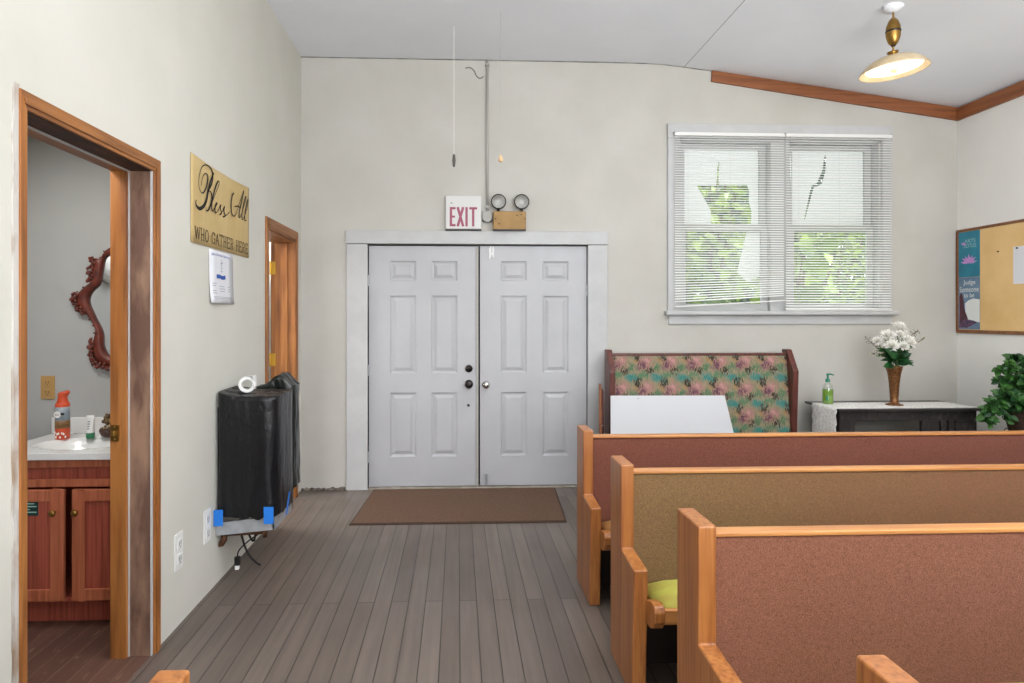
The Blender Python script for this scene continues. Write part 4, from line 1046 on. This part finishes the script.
for hs in (ho, [(2 * XC - a, b) for a, b in ho]):
    sg = 1 if hs is ho else -1
    for i in range(3, NO - 2):
        p, q = hs[i - 1], hs[i + 1]; tx, tz = q[0] - p[0], q[1] - p[1]; l = math.hypot(tx, tz) or 1; tx, tz = tx / l, tz / l
        nx_, nz_ = -tz, tx
        if nx_ * sg > .05: nx_, nz_ = -nx_, -nz_
        rich = (9 < i < 22) or (27 < i < 39) or i > 50
        if not rich and i % 3: continue
        r_ = cr.uniform(.007, .012) if rich else .005
        o_ = cr.uniform(-.008, .004) if rich else -.004
        c_ = (hs[i][0] + nx_ * o_, 3.446 - cr.uniform(0, .010), hs[i][1] + nz_ * o_)
        lean = cr.uniform(-.7, .9); e_ = cr.uniform(.010, .020) if rich else .006
        d_ = (nx_ + tx * lean, nz_ + tz * lean)
        m.tube([c_, (c_[0] + d_[0] * e_ * .5, c_[1] - .004, c_[2] + d_[1] * e_ * .5), (c_[0] + d_[0] * e_, c_[1] + .002, c_[2] + d_[1] * e_)], [r_, r_ * .85, r_ * .3], 7)
        if rich and i % 2 == 0:
            c2 = (hs[i][0] - nx_ * .012, 3.436, hs[i][1] - nz_ * .012); m.ball(c2, (r_ * .9, .006, r_ * .9), 7, 5)
m.build('frame', 'mirror_frame', t, smooth=True)
tri = tessellate_polygon([[Vector((a, b, 0)) for a, b in B]])
MB().add([(a, 3.458, b) for a, b in B], [tuple(q) for q in tri]).build('glass', 'mirror', t)
t = thing('wall_lamp', 'round white bathroom wall lamp reflected in the carved mirror', 'lamp', (-2.305, 2.665, 1.765))
RXp = Matrix.Rotation(PI / 2, 3, 'Y')
MB().lathe([(.105, 0), (.105, .02), (.095, .035), (.03, .05), (0, .05)], (-2.305, 2.665, 1.765), 26, RXp).build('backplate', 'white_ceramic', t, smooth=True)
MB().lathe([(.02, .05), (.03, .07), (.028, .095), (0, .105)], (-2.305, 2.665, 1.765), 16, RXp).build('socket', 'steel', t, smooth=True)
t = thing('wall_outlet', 'tan wall outlet on the bathroom wall above the spray can', 'outlet', (-2.190, 3.47, 1.0))
cz_ = 1.063
cx_ = -2.190
m = MB().box(cx_ - .036, cx_ + .036, 3.463, 3.470, cz_ - .062, cz_ + .062); m.build('cover_plate', 'tan_plate', t, bevel=.002)
for dz in (-.026, .026):
    r = MB().box(cx_ - .017, cx_ + .017, 3.460, 3.463, cz_ + dz - .018, cz_ + dz + .018).build('receptacle', 'tan_plate', t, bevel=.003)
    m = MB().box(cx_ - .009, cx_ - .005, 3.4592, 3.4602, cz_ + dz - .004, cz_ + dz + .009); m.box(cx_ + .005, cx_ + .009, 3.4592, 3.4602, cz_ + dz - .004, cz_ + dz + .009); m.box(cx_ - .003, cx_ + .003, 3.4592, 3.4602, cz_ + dz - .014, cz_ + dz - .008)
    m.build('slots', 'tan_dark', r)

# ================================================================== PEWS
def pew(y0, xa, xb, h, fab, seat, label, ends=(True, True)):
    t = thing('church_pew', label, 'pew', ((xa + xb) / 2, y0 - .2, 0), 'oak church pews')
    prof = [(y0, 0), (y0, h), (y0 - .175, h), (y0 - .175, .508), (y0 - .365, .494), (y0 - .335, 0)]
    e = .054
    for on, a in ((ends[0], xa), (ends[1], xb - e)):
        if on: MB().ngprism(prof, 'x', a, a + e).build('end_panel', 'oak_z', t, bevel=.006, bseg=3)
    ia, ib = xa + e, xb - e
    MB().box(ia, ib, y0 - .120, y0 - .068, .793, .807).build('cap_rail', 'oak_x', t, bevel=.004, bseg=3)
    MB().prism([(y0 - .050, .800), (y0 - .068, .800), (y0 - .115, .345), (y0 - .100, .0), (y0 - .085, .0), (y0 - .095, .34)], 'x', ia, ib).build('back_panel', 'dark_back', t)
    P = [(y0 - .072, .793), (y0 - .106, .792), (y0 - .115, .782), (y0 - .120, .74), (y0 - .142, .58), (y0 - .164, .44), (y0 - .172, .375), (y0 - .168, .345), (y0 - .115, .345)]
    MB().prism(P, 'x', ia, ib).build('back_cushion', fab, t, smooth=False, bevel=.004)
    Q = [(y0 - .160, .335), (y0 - .170, .368), (y0 - .20, .392), (y0 - .25, .412), (y0 - .31, .424), (y0 - .37, .420), (y0 - .415, .402), (y0 - .440, .380), (y0 - .445, .352), (y0 - .43, .342)]
    n = 40; m = MB(); rows = []
    for i in range(n + 1):
        x = ia + .032 + (ib - ia - .064) * i / n; d = min(x - ia - .032, ib - .032 - x); k = 1 - math.exp(-d / .05)
        rows.append([(x, yy, .345 + (zz - .345) * (.55 + .45 * k)) for yy, zz in Q])
    L = len(Q)
    m.add([p for r_ in rows for p in r_], [(i * L + j, i * L + (j + 1) % L, (i + 1) * L + (j + 1) % L, (i + 1) * L + j) for i in range(n) for j in range(L)] + [tuple(range(L)), tuple(n * L + j for j in range(L))[::-1]])
    m.build('seat_cushion', seat, t, smooth=True)
    MB().box(ia, ib, y0 - .455, y0 - .432, .335, .386).build('seat_rail', 'oak_x', t, bevel=.004)
    MB().box(ia, ib, y0 - .43, y0 - .12, .322, .342).build('seat_board', 'oak_x', t)
    for s in (0, 1):
        if not ends[s]: continue
        a, b = (ia - .010, ia + .030) if s == 0 else (ib - .030, ib + .010)
        c, d = (ia + .001, ia + .030) if s == 0 else (ib - .030, ib - .001)
        pr = [(y0 - .366, .30), (y0 - .366, .388), (y0 - .43, .406), (y0 - .462, .404), (y0 - .476, .385), (y0 - .472, .350), (y0 - .445, .318), (y0 - .41, .302)]
        MB().ngprism(pr, 'x', a, b).build('seat_bracket', 'oak_z', t, bevel=.005, bseg=3)
    mid = (ia + ib) / 2
    MB().ngprism([(y0 - .115, 0), (y0 - .125, .32), (y0 - .40, .325), (y0 - .32, 0)], 'x', mid - .02, mid + .02).build('middle_support', 'oak_z', t, bevel=.004)
    return t
pew(3.450, .655, 4.10, .845, 'pew_plum', 'seat_tan', 'oak pew with plum brown back, the farthest one, nearest the double doors')
pew(2.685, .655, 4.10, .845, 'pew_olive', 'seat_lime', 'oak pew with olive to reddish brown back and lime green seat')
pew(1.938, .682, 4.10, .845, 'pew_terracotta', 'seat_lime', 'oak pew with terracotta woven back, in front of the olive one')
pew(1.083, .700, 4.10, .845, 'pew_terracotta', 'seat_lime', 'nearest oak pew right of the aisle, only its post top showing below')
pew(1.088, XL + .02, -.452, .845, 'pew_terracotta', 'seat_lime', 'short oak pew left of the aisle, only its post top showing by the doorway')

# ================================================================== TAPESTRY BENCH, BOARD, FOLDED CHAIR
t = thing('upholstered_bench', 'high backed dark wood bench in floral tapestry below the window', 'bench', (1.99, 4.95, 0))
bx0, bx1 = 1.212, 2.758
prof = [(5.17, 0), (5.17, 1.172), (5.095, 1.172), (4.985, 1.000), (5.005, .62), (5.01, .475), (4.68, .465), (4.65, .44), (4.67, 0)]
MB().ngprism(prof, 'x', bx0, bx0 + .045).build('end_panel', 'mahogany', t, bevel=.004)
MB().ngprism(prof, 'x', bx1 - .045, bx1).build('end_panel', 'mahogany', t, bevel=.004)
MB().box(bx0 + .045, bx1 - .045, 5.095, 5.15, 1.122, 1.143).build('top_rail', 'mahogany', t, bevel=.004)
m = MB(); m.prism([(5.15, 1.122), (5.100, 1.122), (5.092, 1.11), (5.03, .50), (5.035, .44), (5.15, .44)], 'x', bx0 + .045, bx1 - .045); m.build('back_cushion', 'tapestry', t, bevel=.005)
m = MB(); m.prism([(5.03, .40), (5.03, .45), (4.95, .47), (4.75, .475), (4.68, .46), (4.66, .42), (4.67, .40)], 'x', bx0 + .045, bx1 - .045); m.build('seat_cushion', 'tapestry', t, bevel=.01)
MB().box(bx0 + .045, bx1 - .045, 4.68, 5.12, .33, .40).build('seat_frame', 'mahogany', t)
MB().box(bx0 + .045, bx1 - .045, 4.685, 4.71, .10, .33).build('front_board', 'mahogany', t)
m = MB()
m.add([(1.185 + .045 + .035, 4.79, .475), (2.155, 4.79, .475), (2.122, 4.975, .808), (1.262, 4.975, .811)], [(0, 1, 2, 3)])
m.v = []; m.f = []; m.mi = []
m.add([(1.160, 4.745, .482), (2.128, 4.745, .482), (2.118, 4.925, .814), (1.203, 4.925, .818)], [(0, 1, 2, 3)])
tag(m.build('foam_board', 'foam', solid=.008), 'blank white foam board leaning on the floral tapestry bench', 'board')
MB().add([(1.418 + .012 * math.cos(a), 4.908, .790 + .008 * math.sin(a)) for a in (0, 1.2, 2.4, 3.6, 4.8)], [(0, 1, 2, 3, 4)]).build('ink_smudge', 'ink', bpy.data.objects['foam_board'])
t = thing('folding_chair', 'folded brown wooden chair standing edge-on at left end of the tapestry bench', 'chair', (1.14, 5.0, 0))
for y, dx in ((4.93, 0), (5.10, .038)):
    m = MB(); m.ngprism([(1.118 + dx, 0), (1.136 + dx, 0), (1.129 + dx, .895), (1.111 + dx, .895)], 'y', y - .014, y + .014); m.build('leg', 'trim_brown', t, bevel=.003)
for y, dx in ((4.95, .026), (5.08, .050)):
    m = MB(); m.ngprism([(1.120 + dx, 0), (1.134 + dx, 0), (1.126 + dx, .855), (1.112 + dx, .855)], 'y', y - .010, y + .010); m.build('leg', 'mahogany', t, bevel=.003)
m = MB(); m.ngprism([(1.116, 4.944), (1.126, 4.944), (1.160, 5.086), (1.150, 5.086)], 'z', .72, .87); m.build('backrest', 'trim_brown', t, bevel=.003)
m = MB(); m.ngprism([(1.140, 4.962), (1.148, 4.962), (1.168, 5.068), (1.160, 5.068)], 'z', .30, .70); m.build('seat', 'mahogany', t, bevel=.003)
MB().tube([(1.120, 4.945, .58), (1.150, 4.945, .58)], .006, 8).build('pivot', 'steel', t)
MB().tube([(1.160, 5.085, .58), (1.186, 5.085, .58)], .006, 8).build('pivot', 'steel', t)

# ================================================================== CONSOLE TABLE, VASE, SOAP, PLANT
t = thing('console_table', 'carved black wooden console table below the window by the corner', 'table', (3.52, 4.97, 0))
MB().box(2.925, 4.085, 4.705, 5.200, .712, .730).build('top', 'dark_top', t, bevel=.003)
m = MB(); m.box(2.945, 4.04, 4.74, 4.77, .635, .712); m.box(2.945, 3.066, 4.74, 4.77, .0, .635)
m.box(3.60, 3.737, 4.74, 4.77, 0, .635)
for x in (3.757, 3.817): m.box(x, x + .040, 4.74, 4.77, 0, .635)
m.box(3.877, 4.04, 4.74, 4.77, 0, .635); m.box(3.066, 3.60, 4.74, 4.77, .12, .20)
m.build('front', 'dark_table', t, bevel=.003)
for x in (2.945, 4.01): MB().box(x, x + .03, 4.77, 5.03, .05, .712).build('side_panel', 'dark_table', t)
for x, y in ((2.945, 5.03), (3.995, 5.03)): MB().box(x, x + .045, y, y + .04, 0, .712).build('leg', 'dark_table', t)
MB().box(2.975, 4.01, 4.77, 5.03, .12, .14).build('shelf', 'dark_table', t)
mb = MB(); g = []; nn = 30
path = [(2.913, .28 + .43 * k / 14) for k in range(15)] + [(2.914, .728), (2.920, .7335)] + [(2.935 + (4.06 - 2.935) * k / 20, .7335) for k in range(21)]
for k, (x, z) in enumerate(path):
    for i in range(nn + 1):
        v = i / nn; yy = 4.735 + v * .33
        if k < 15:
            yy += .010 * math.sin(k * 2.1) * (1 if i == 0 else (-1 if i == nn else 0)); dx = .008 * math.sin(v * 22) * (1 - k / 16)
        else: dx = 0
        g.append((x - abs(dx), yy, z))
mb.add(g, [(k * (nn + 1) + i, k * (nn + 1) + i + 1, (k + 1) * (nn + 1) + i + 1, (k + 1) * (nn + 1) + i) for k in range(len(path) - 1) for i in range(nn)])
tag(mb.build('table_runner', 'lace', smooth=True, solid=.002), 'white lace runner lying along the black console table', 'table runner')

ZT = .7348
t = thing('soap_dispenser', 'clear pump bottle of green soap on the console table', 'soap bottle', (3.0, 4.99, ZT))
prof_out = [(.036, 0), (.041, .006), (.041, .13), (.034, .155), (.016, .172), (.014, .182)]
MB().lathe(prof_out, (3.0, 4.99, ZT), 22).build('bottle', 'clear', t, smooth=True)
MB().lathe([(.0, .003), (.037, .004), (.0385, .01), (.0385, .118), (.0, .118)], (3.0, 4.99, ZT), 22).build('soap', 'soap', t, smooth=True)
m = MB().lathe([(.017, .178), (.018, .182), (.018, .200), (.008, .205), (.007, .232), (.012, .234), (.012, .244), (0, .246)], (3.0, 4.99, ZT), 14)
m.tube([(3.0, 4.99, ZT + .240), (3.025, 4.982, ZT + .241), (3.043, 4.976, ZT + .234)], [.008, .006, .005], 8)
m.build('pump', 'pump', t, smooth=True)
MB().box(2.967, 2.980, 4.952, 4.956, ZT + .03, ZT + .07).build('label', 'pump', t)

VX, VY = 3.492, 4.90
t = thing('vase', 'tall brown flared vase of white flowers on the console table', 'vase', (VX, VY, ZT))
MB().lathe([(.062, 0), (.064, .006), (.045, .012), (.030, .022), (.030, .06), (.036, .16), (.046, .245), (.060, .305), (.062, .312), (.056, .310), (.042, .245), (.030, .12), (0, .10)], (VX, VY, ZT), 26).build('body', 'vase', t, smooth=True)
m = MB()
for z, r_ in ((.07, .032), (.15, .037), (.23, .046), (.285, .058)):
    m.lathe([(r_ - .002, z - .004), (r_ + .002, z), (r_ - .002, z + .004)], (VX, VY, ZT), 26)
m.build('ring', 'vase', t, smooth=True)
def flower(name, cx, cz, cy, r_, label, seed):
    rr = random.Random(seed)
    t = thing(name, label, 'flower', (cx, cy, cz), 'white flowers in the vase')
    m = MB(); m.keep = True
    face = Vector((cx - VX, cy - VY - .12, .10 + (cz - 1.15) * .8)).normalized()
    a = face.cross(Vector((0, 0, 1))).normalized(); b = a.cross(face).normalized()
    for lay, (nn, op, ln) in enumerate(((16, 1.35, 1.0), (15, 1.0, .95), (13, .65, .85), (9, .3, .7))):
        for i in range(nn):
            an = 2 * PI * i / nn + lay * .3 + rr.uniform(-.1, .1); o = op + rr.uniform(-.1, .1)
            rad = a * math.cos(an) + b * math.sin(an)
            d = rad * math.sin(o) + face * math.cos(o); nrm = face * math.sin(o) - rad * math.cos(o)
            m.leaf(Vector((cx, cy, cz)) + face * (.004 * lay) + rad * .004, d, nrm, r_ * ln * rr.uniform(.72, .98), r_ * .30, .25, -1.2)
    m.build('petals', 'petal', t)
    cc = Vector((cx, cy, cz)) + face * (r_ * .30); MB().ball(tuple(cc), r_ * .16, 8, 6).build('flower_centre', 'centre', t, smooth=True)
    p0 = Vector((VX + (cx - VX) * .12, VY + (cy - VY) * .12, ZT + .18)); p1 = Vector((VX + (cx - VX) * .35, VY + (cy - VY) * .35, ZT + .34))
    MB().tube(smoothline([tuple(p0), tuple(p1), tuple(Vector((cx, cy, cz)) - face * .006)], 4), .003, 6).build('stem', 'stem', t)
for i, (dx, z, dy, r_, lab) in enumerate(((.035, 1.345, .0, .075, 'topmost white ruffled flower of the bouquet in the brown vase'), (-.075, 1.285, -.03, .070, 'white flower at upper left of the bouquet in the vase'),
        (.065, 1.235, -.055, .080, 'large white flower right of centre in the vase bouquet'), (-.065, 1.205, -.06, .072, 'lowest white flower at left of the vase bouquet'),
        (.120, 1.222, -.01, .062, 'white flower at right side of the vase bouquet'), (.0, 1.29, -.06, .055, 'small white flower at middle of the vase bouquet'), (.09, 1.30, .02, .05, 'small white flower at upper right of the vase bouquet'),
        (-.135, 1.240, .0, .055, 'small white flower at far left of the vase bouquet'), (.005, 1.205, -.085, .062, 'white flower low at the front centre of the vase bouquet'))):
    flower('white_flower', VX + dx, z, VY + dy, r_, lab, 20 + i)
t = thing('flower_greenery', 'green leaves under the white flowers in the brown vase', 'leaves', (VX, VY, ZT + .3))
m = MB(); m.keep = True; rr = random.Random(77)
for i in range(60):
    a = rr.uniform(0, 2 * PI); r0 = rr.uniform(.0, .05); zz = rr.uniform(1.045, 1.20)
    q = Vector((VX + r0 * math.cos(a), VY + r0 * math.sin(a) * .7 - .01, zz)); d = Vector((math.cos(a), math.sin(a) * .8 - .2, rr.uniform(-.1, .9)))
    m.leaf(q, d, (d.x * .1, -1, .7), rr.uniform(.06, .12), rr.uniform(.03, .055), .15)
m.leaf((VX - .02, VY - .07, 1.13), (-.9, -.3, .45), (0, -1, .3), .14, .10, .1); m.leaf((VX + .05, VY - .03, 1.10), (.9, -.2, -.5), (0, -1, .5), .10, .04, .1); m.leaf((VX - .04, VY - .03, 1.08), (-.9, -.2, -.35), (0, -1, .5), .09, .035, .1)
m.build('leaves', 'leaf', t)
def sprig(label, pts, seed):
    rr = random.Random(seed); t = thing('flower_sprig', label, 'sprig', (VX, VY, ZT + .25), 'wispy sprigs in the vase')
    q = smoothline(pts, 5); MB().tube(q, .0016, 5).build('twig', 'twig', t)
    m = MB(); m2 = MB()
    for i, p in enumerate(q[len(q) // 2:]):
        for k in range(3):
            e = (p[0] + rr.uniform(-.03, .03), p[1] + rr.uniform(-.02, .02), p[2] + rr.uniform(-.02, .03))
            m2.tube([p, e], .0009, 4); m.ball(e, rr.uniform(.0025, .0045), 6, 4)
    m2.build('twiglet', 'twig', t); m.build('buds', 'bud' if seed % 2 else 'twig', t)
b0 = (VX, VY, ZT + .22)
sprig('dark budded twig reaching left out of the bouquet', [b0, (VX - .06, VY, 1.10), (VX - .16, VY - .01, 1.20), (VX - .235, VY - .02, 1.265)], 3 + 1)
sprig('pale budded twig drooping left of the bouquet', [b0, (VX - .06, VY - .02, 1.09), (VX - .15, VY - .03, 1.15), (VX - .20, VY - .04, 1.15)], 5)
sprig('pale budded twig reaching right out of the bouquet', [b0, (VX + .06, VY, 1.12), (VX + .17, VY - .01, 1.22), (VX + .245, VY - .01, 1.275)], 7)
sprig('dark twig reaching to upper right of the bouquet', [b0, (VX + .04, VY, 1.15), (VX + .13, VY, 1.28), (VX + .20, VY, 1.325)], 8)

PX, PY = 4.115, 4.38
t = thing('plant_stand', 'black wrought iron stand under the potted plant', 'plant stand', (PX, PY, 0))
m = MB()
for k in range(3):
    a = 2 * PI * k / 3 + .5
    pts = [(.13, 0), (.10, .12), (.075, .30), (.10, .48), (.135, .545)]
    m.tube(smoothline([(PX + r_ * math.cos(a), PY + r_ * math.sin(a), z) for r_, z in pts], 5), .006, 7)
m.build('legs', 'iron', t)
m = MB()
for k in range(3):
    a = 2 * PI * k / 3 + PI; ox, oy = math.cos(a), math.sin(a)
    m.tube([(PX + ox * .135, PY + oy * .135, .546)] + [(PX + ox * (.150 + .026 * math.sin(s * .55)), PY + oy * (.150 + .026 * math.sin(s * .55)), .612 - .026 * math.cos(s * .55)) for s in range(12)], .0035, 6)
m.build('scroll', 'iron', t)
MB().lathe([(.13, .540), (.135, .546), (.13, .552), (.125, .546)], (PX, PY, 0), 24, close=True).build('ring', 'iron', t, smooth=True)
m = MB()
for k in range(3):
    a = 2 * PI * k / 3 + .5; m.tube([(PX, PY, .546), (PX + .13 * math.cos(a), PY + .13 * math.sin(a), .546)], .005, 6)
m.build('crossbar', 'iron', t)
t = thing('potted_ivy', 'leafy trailing plant in a dark woven pot by the right wall', 'potted plant', (PX, PY, .552))
MB().lathe([(0, .0), (.095, .0), (.100, .01), (.125, .14), (.138, .235), (.142, .25), (.132, .252), (.125, .22), (0, .22)], (PX, PY, .553), 26).build('pot', 'pot', t, smooth=True)
MB().lathe([(.126, .222), (0, .228)], (PX, PY, .553), 26).build('soil', 'soil', t)
fol = MB(); fol.keep = True; stm = MB(); rr = random.Random(12)
ends = [(-.34, -.05, .68), (-.33, -.02, .72), (-.31, .0, .70), (-.28, -.04, .75), (-.25, .02, .82), (-.22, -.04, .88), (-.20, .0, 1.05), (-.19, .02, .97), (-.18, -.05, 1.08), (-.19, -.03, .70), (-.17, .05, .74), (-.14, -.12, .78), (-.12, 0, .98), (-.13, -.04, 1.08), (-.06, .06, 1.13), (-.10, -.08, 1.0), (.0, -.05, 1.12), (.06, .04, 1.10), (.10, -.10, .95), (-.15, .02, .88), (-.04, -.14, .92), (.13, .0, .8), (-.16, -.08, .82), (-.08, -.05, 1.12), (.03, -.13, 1.05)]
for ex, ey, ez in ends:
    p = [(PX + rr.uniform(-.03, .03), PY + rr.uniform(-.03, .03), .775), (PX + ex * .45, PY + ey * .45, max(.86, .775 + (ez - .775) * .7)), (PX + ex * .9, PY + ey * .9, (ez + max(ez, .86)) / 2 + .01), (PX + ex, PY + ey, ez)]
    q = smoothline(p, 6); stm.tube(q, .0028, 5)
    for i in range(3, len(q)):
        for k in range(3):
            d = Vector((rr.uniform(-1, .7), rr.uniform(-1, .6), rr.uniform(-.7, .5))); L_ = rr.uniform(.035, .07)
            c_ = Vector(q[i]) + Vector((rr.uniform(-.02, .02), rr.uniform(-.02, .02), rr.uniform(-.015, .02)))
            fol.leaf(c_, d, (rr.uniform(-.4, .4), -1, rr.uniform(.2, 1)), L_, L_ * .75, .15)
fol.v = [(min(x, 4.332), y, z) for x, y, z in fol.v]
fol.build('leaves', 'leaf_vine', t); stm.build('stems', 'stem', t)

# ================================================================== CORKBOARD
t = thing('cork_board', 'large framed cork board on the right wall', 'board', (XR, 4.65, 1.30))
cy0, cy1, cz0, cz1 = 3.70, 5.290, 1.302, 2.192
m = MB(); fw = .026
m.box(XR - .016, XR - .001, cy0, cy1, cz0, cz0 + fw); m.box(XR - .016, XR - .001, cy0, cy1, cz1 - fw * .8, cz1); m.box(XR - .016, XR - .001, cy1 - fw, cy1, cz0 + fw, cz1 - fw * .8); m.box(XR - .016, XR - .001, cy0, cy0 + fw, cz0 + fw, cz1 - fw * .8)
m.build('frame', 'cork_frame', t, bevel=.003)
MB().box(XR - .012, XR - .001, cy0 + fw, cy1 - fw, cz0 + fw, cz1 - fw * .8).build('cork', 'cork', t)
def PR(y_left, z0, d=.0145): return lambda u, v: (XR - d, y_left - u, z0 + v)
def flat(name, y_l, wdt, z0, hgt, mat, label, cat):
    t = thing(name, label, cat, (XR - .012, y_l - wdt / 2, z0))
    MB().box(XR - .0145, XR - .012, y_l - wdt, y_l, z0, z0 + hgt).build('sheet', mat, t); return t
t = flat('poster', 5.266, .222, 1.778, .388, 'teal', 'teal poster with a pink lotus flower on the cork board', 'poster')
P = lambda u, v: PR(5.266, 1.778, .0150)(u * 1.194, v)
m = MB()
for k in range(7):
    a = math.radians(90 + (k - 3) * 27); L_ = .055 if k % 2 == 0 else .062
    c0 = (.093, .118)
    tip = (c0[0] + .074 * math.cos(a), c0[1] + L_ * 1.25 * math.sin(a) + .004)
    nx, ny = -math.sin(a) * .011, math.cos(a) * .011; mx_, my_ = (c0[0] + tip[0]) / 2, (c0[1] + tip[1]) / 2
    q = [c0, (mx_ + nx, my_ + ny), tip, (mx_ - nx, my_ - ny)]
    m.add([(P(*p)[0] - .0002 * k, P(*p)[1], P(*p)[2]) for p in q], [(0, 1, 2, 3)])
m.build('lotus', 'pink', t)
m = MB(); put_text(m, 'ARTS', P, .055, .150, .292, .322); put_text(m, 'LOTUS', P, .050, .155, .250, .284); m.build('lettering', 'pale_print', t)
m = MB(); m.ribbon([(.03, .285), (.05, .292), (.06, .27)], .02, P); m.build('pink_mark', 'pink', t)
t = flat('poster', 5.266, .222, 1.336, .440, 'poster2', 'blue grey poster with white lettering, lower left on the cork board', 'poster')
P = lambda u, v: PR(5.266, 1.336, .0150)(u * 1.194, v)
m = MB(); m.add([P(.065, .07), P(.186, .06), P(.186, .25), P(.13, .26), P(.09, .245), P(.06, .22)], [(0, 1, 2, 3, 4, 5)])
m.build('pale_area', 'poster_white', t)
P2 = lambda u, v: PR(5.266, 1.336, .0156)(u * 1.194, v)
m = MB(); m.add([P2(*p) for p in [(.01, .05), (.10, .045), (.075, .12), (.055, .17), (.05, .24), (.035, .30), (.018, .31), (.008, .27), (.012, .18)]], [tuple(range(9))])
m.build('figure_shape', 'maroon', t)
m = MB(); m.add([PR(5.266, 1.336, .0160)(p[0] * 1.194, p[1]) for p in [(.004, .015), (.08, .012), (.17, .06), (.13, .075), (.07, .085), (.02, .07)]], [tuple(range(6))]); m.build('patterned_cloth', 'floralprint', t)
m = MB(); put_text(m, 'Judge', P2, .045, .150, .368, .418); put_text(m, 'Someone', P2, .012, .178, .316, .362); put_text(m, 'to be', P2, .050, .140, .270, .308); m.build('lettering', 'poster_white', t)
t = flat('pinned_paper', 4.728, .24, 1.697, .290, 'paper', 'white paper sheet pinned at middle of the cork board', 'paper')
MB().lathe([(.006, 0), (.004, .006), (.007, .009), (0, .011)], (XR - .0145, 4.69, 1.974), 10, Matrix.Rotation(-PI / 2, 3, 'Y')).build('pin', 'dark_metal', t)
tag(MB().lathe([(.004, 0), (.004, .006), (.006, .009), (0, .011)], (XR - .012, 4.865, 1.965), 10, Matrix.Rotation(-PI / 2, 3, 'Y')).build('push_pin', 'dark_metal'), 'single dark push pin stuck in bare cork right of the teal poster', 'pin')

# ================================================================== PENDANT
LX, LY = 2.83, 3.98
zt = zc(LX)
t = thing('pendant_lamp', 'brass pull-down pendant lamp with a lit cream saucer shade under the sloped ceiling', 'lamp', (LX, LY, zt))
MB().lathe([(.062, .012), (.062, -.004), (.045, -.022), (.02, -.035), (0, -.036)], (LX, LY, zt), 26).build('canopy', 'ceiling', t, smooth=True)
MB().tube([(LX, LY, zt - .03), (LX, LY, 3.15)], .006, 8).build('rod', 'brass', t)
b = MB().lathe([(.0, 3.205), (.016, 3.207), (.030, 3.225), (.042, 3.265), (.044, 3.295), (.042, 3.325), (.030, 3.362), (.016, 3.382), (0, 3.384)], (LX, LY, 0), 24).build('counterweight', 'brass', t, smooth=True)
MB().lathe([(.0445, 3.291), (.0462, 3.297), (.0445, 3.303)], (LX, LY, 0), 24).build('band', 'dark_metal', b)
MB().lathe([(.010, 3.198), (.014, 3.205), (.010, 3.212)], (LX, LY, 0), 14).build('collar', 'dark_metal', b)
TILT = Matrix.Rotation(math.radians(-4), 3, 'Y')
C0 = (LX, LY, 3.115)
MB().lathe([(.0, .050), (.034, .050), (.030, .040), (.018, .024), (.020, .016), (.03, .010)], C0, 20, TILT).build('shade_collar', 'brass', t, smooth=True)
MB().lathe([(.02, .016), (.06, .014), (.10, .006), (.14, -.012), (.172, -.038), (.194, -.066), (.200, -.076), (.194, -.076), (.166, -.046), (.134, -.022), (.095, -.004), (.02, .006)], C0, 44, TILT, close=True).build('shade', 'lamp_cream', t, smooth=True)
MB().lathe([(.0, -.066), (.08, -.064), (.158, -.058), (.164, -.052)], C0, 36, TILT).build('diffuser', 'lamp_glow', t, smooth=True)
MB().lathe([(.0, -.089), (.012, -.086), (.014, -.076), (.02, -.068), (0, -.066)], C0, 14, TILT).build('finial', 'lamp_bulb', t, smooth=True)
light('pendant_glow', 'POINT', (LX, LY, 2.90), (0, 0, 0), 4, (1, .88, .70), radius=.12)
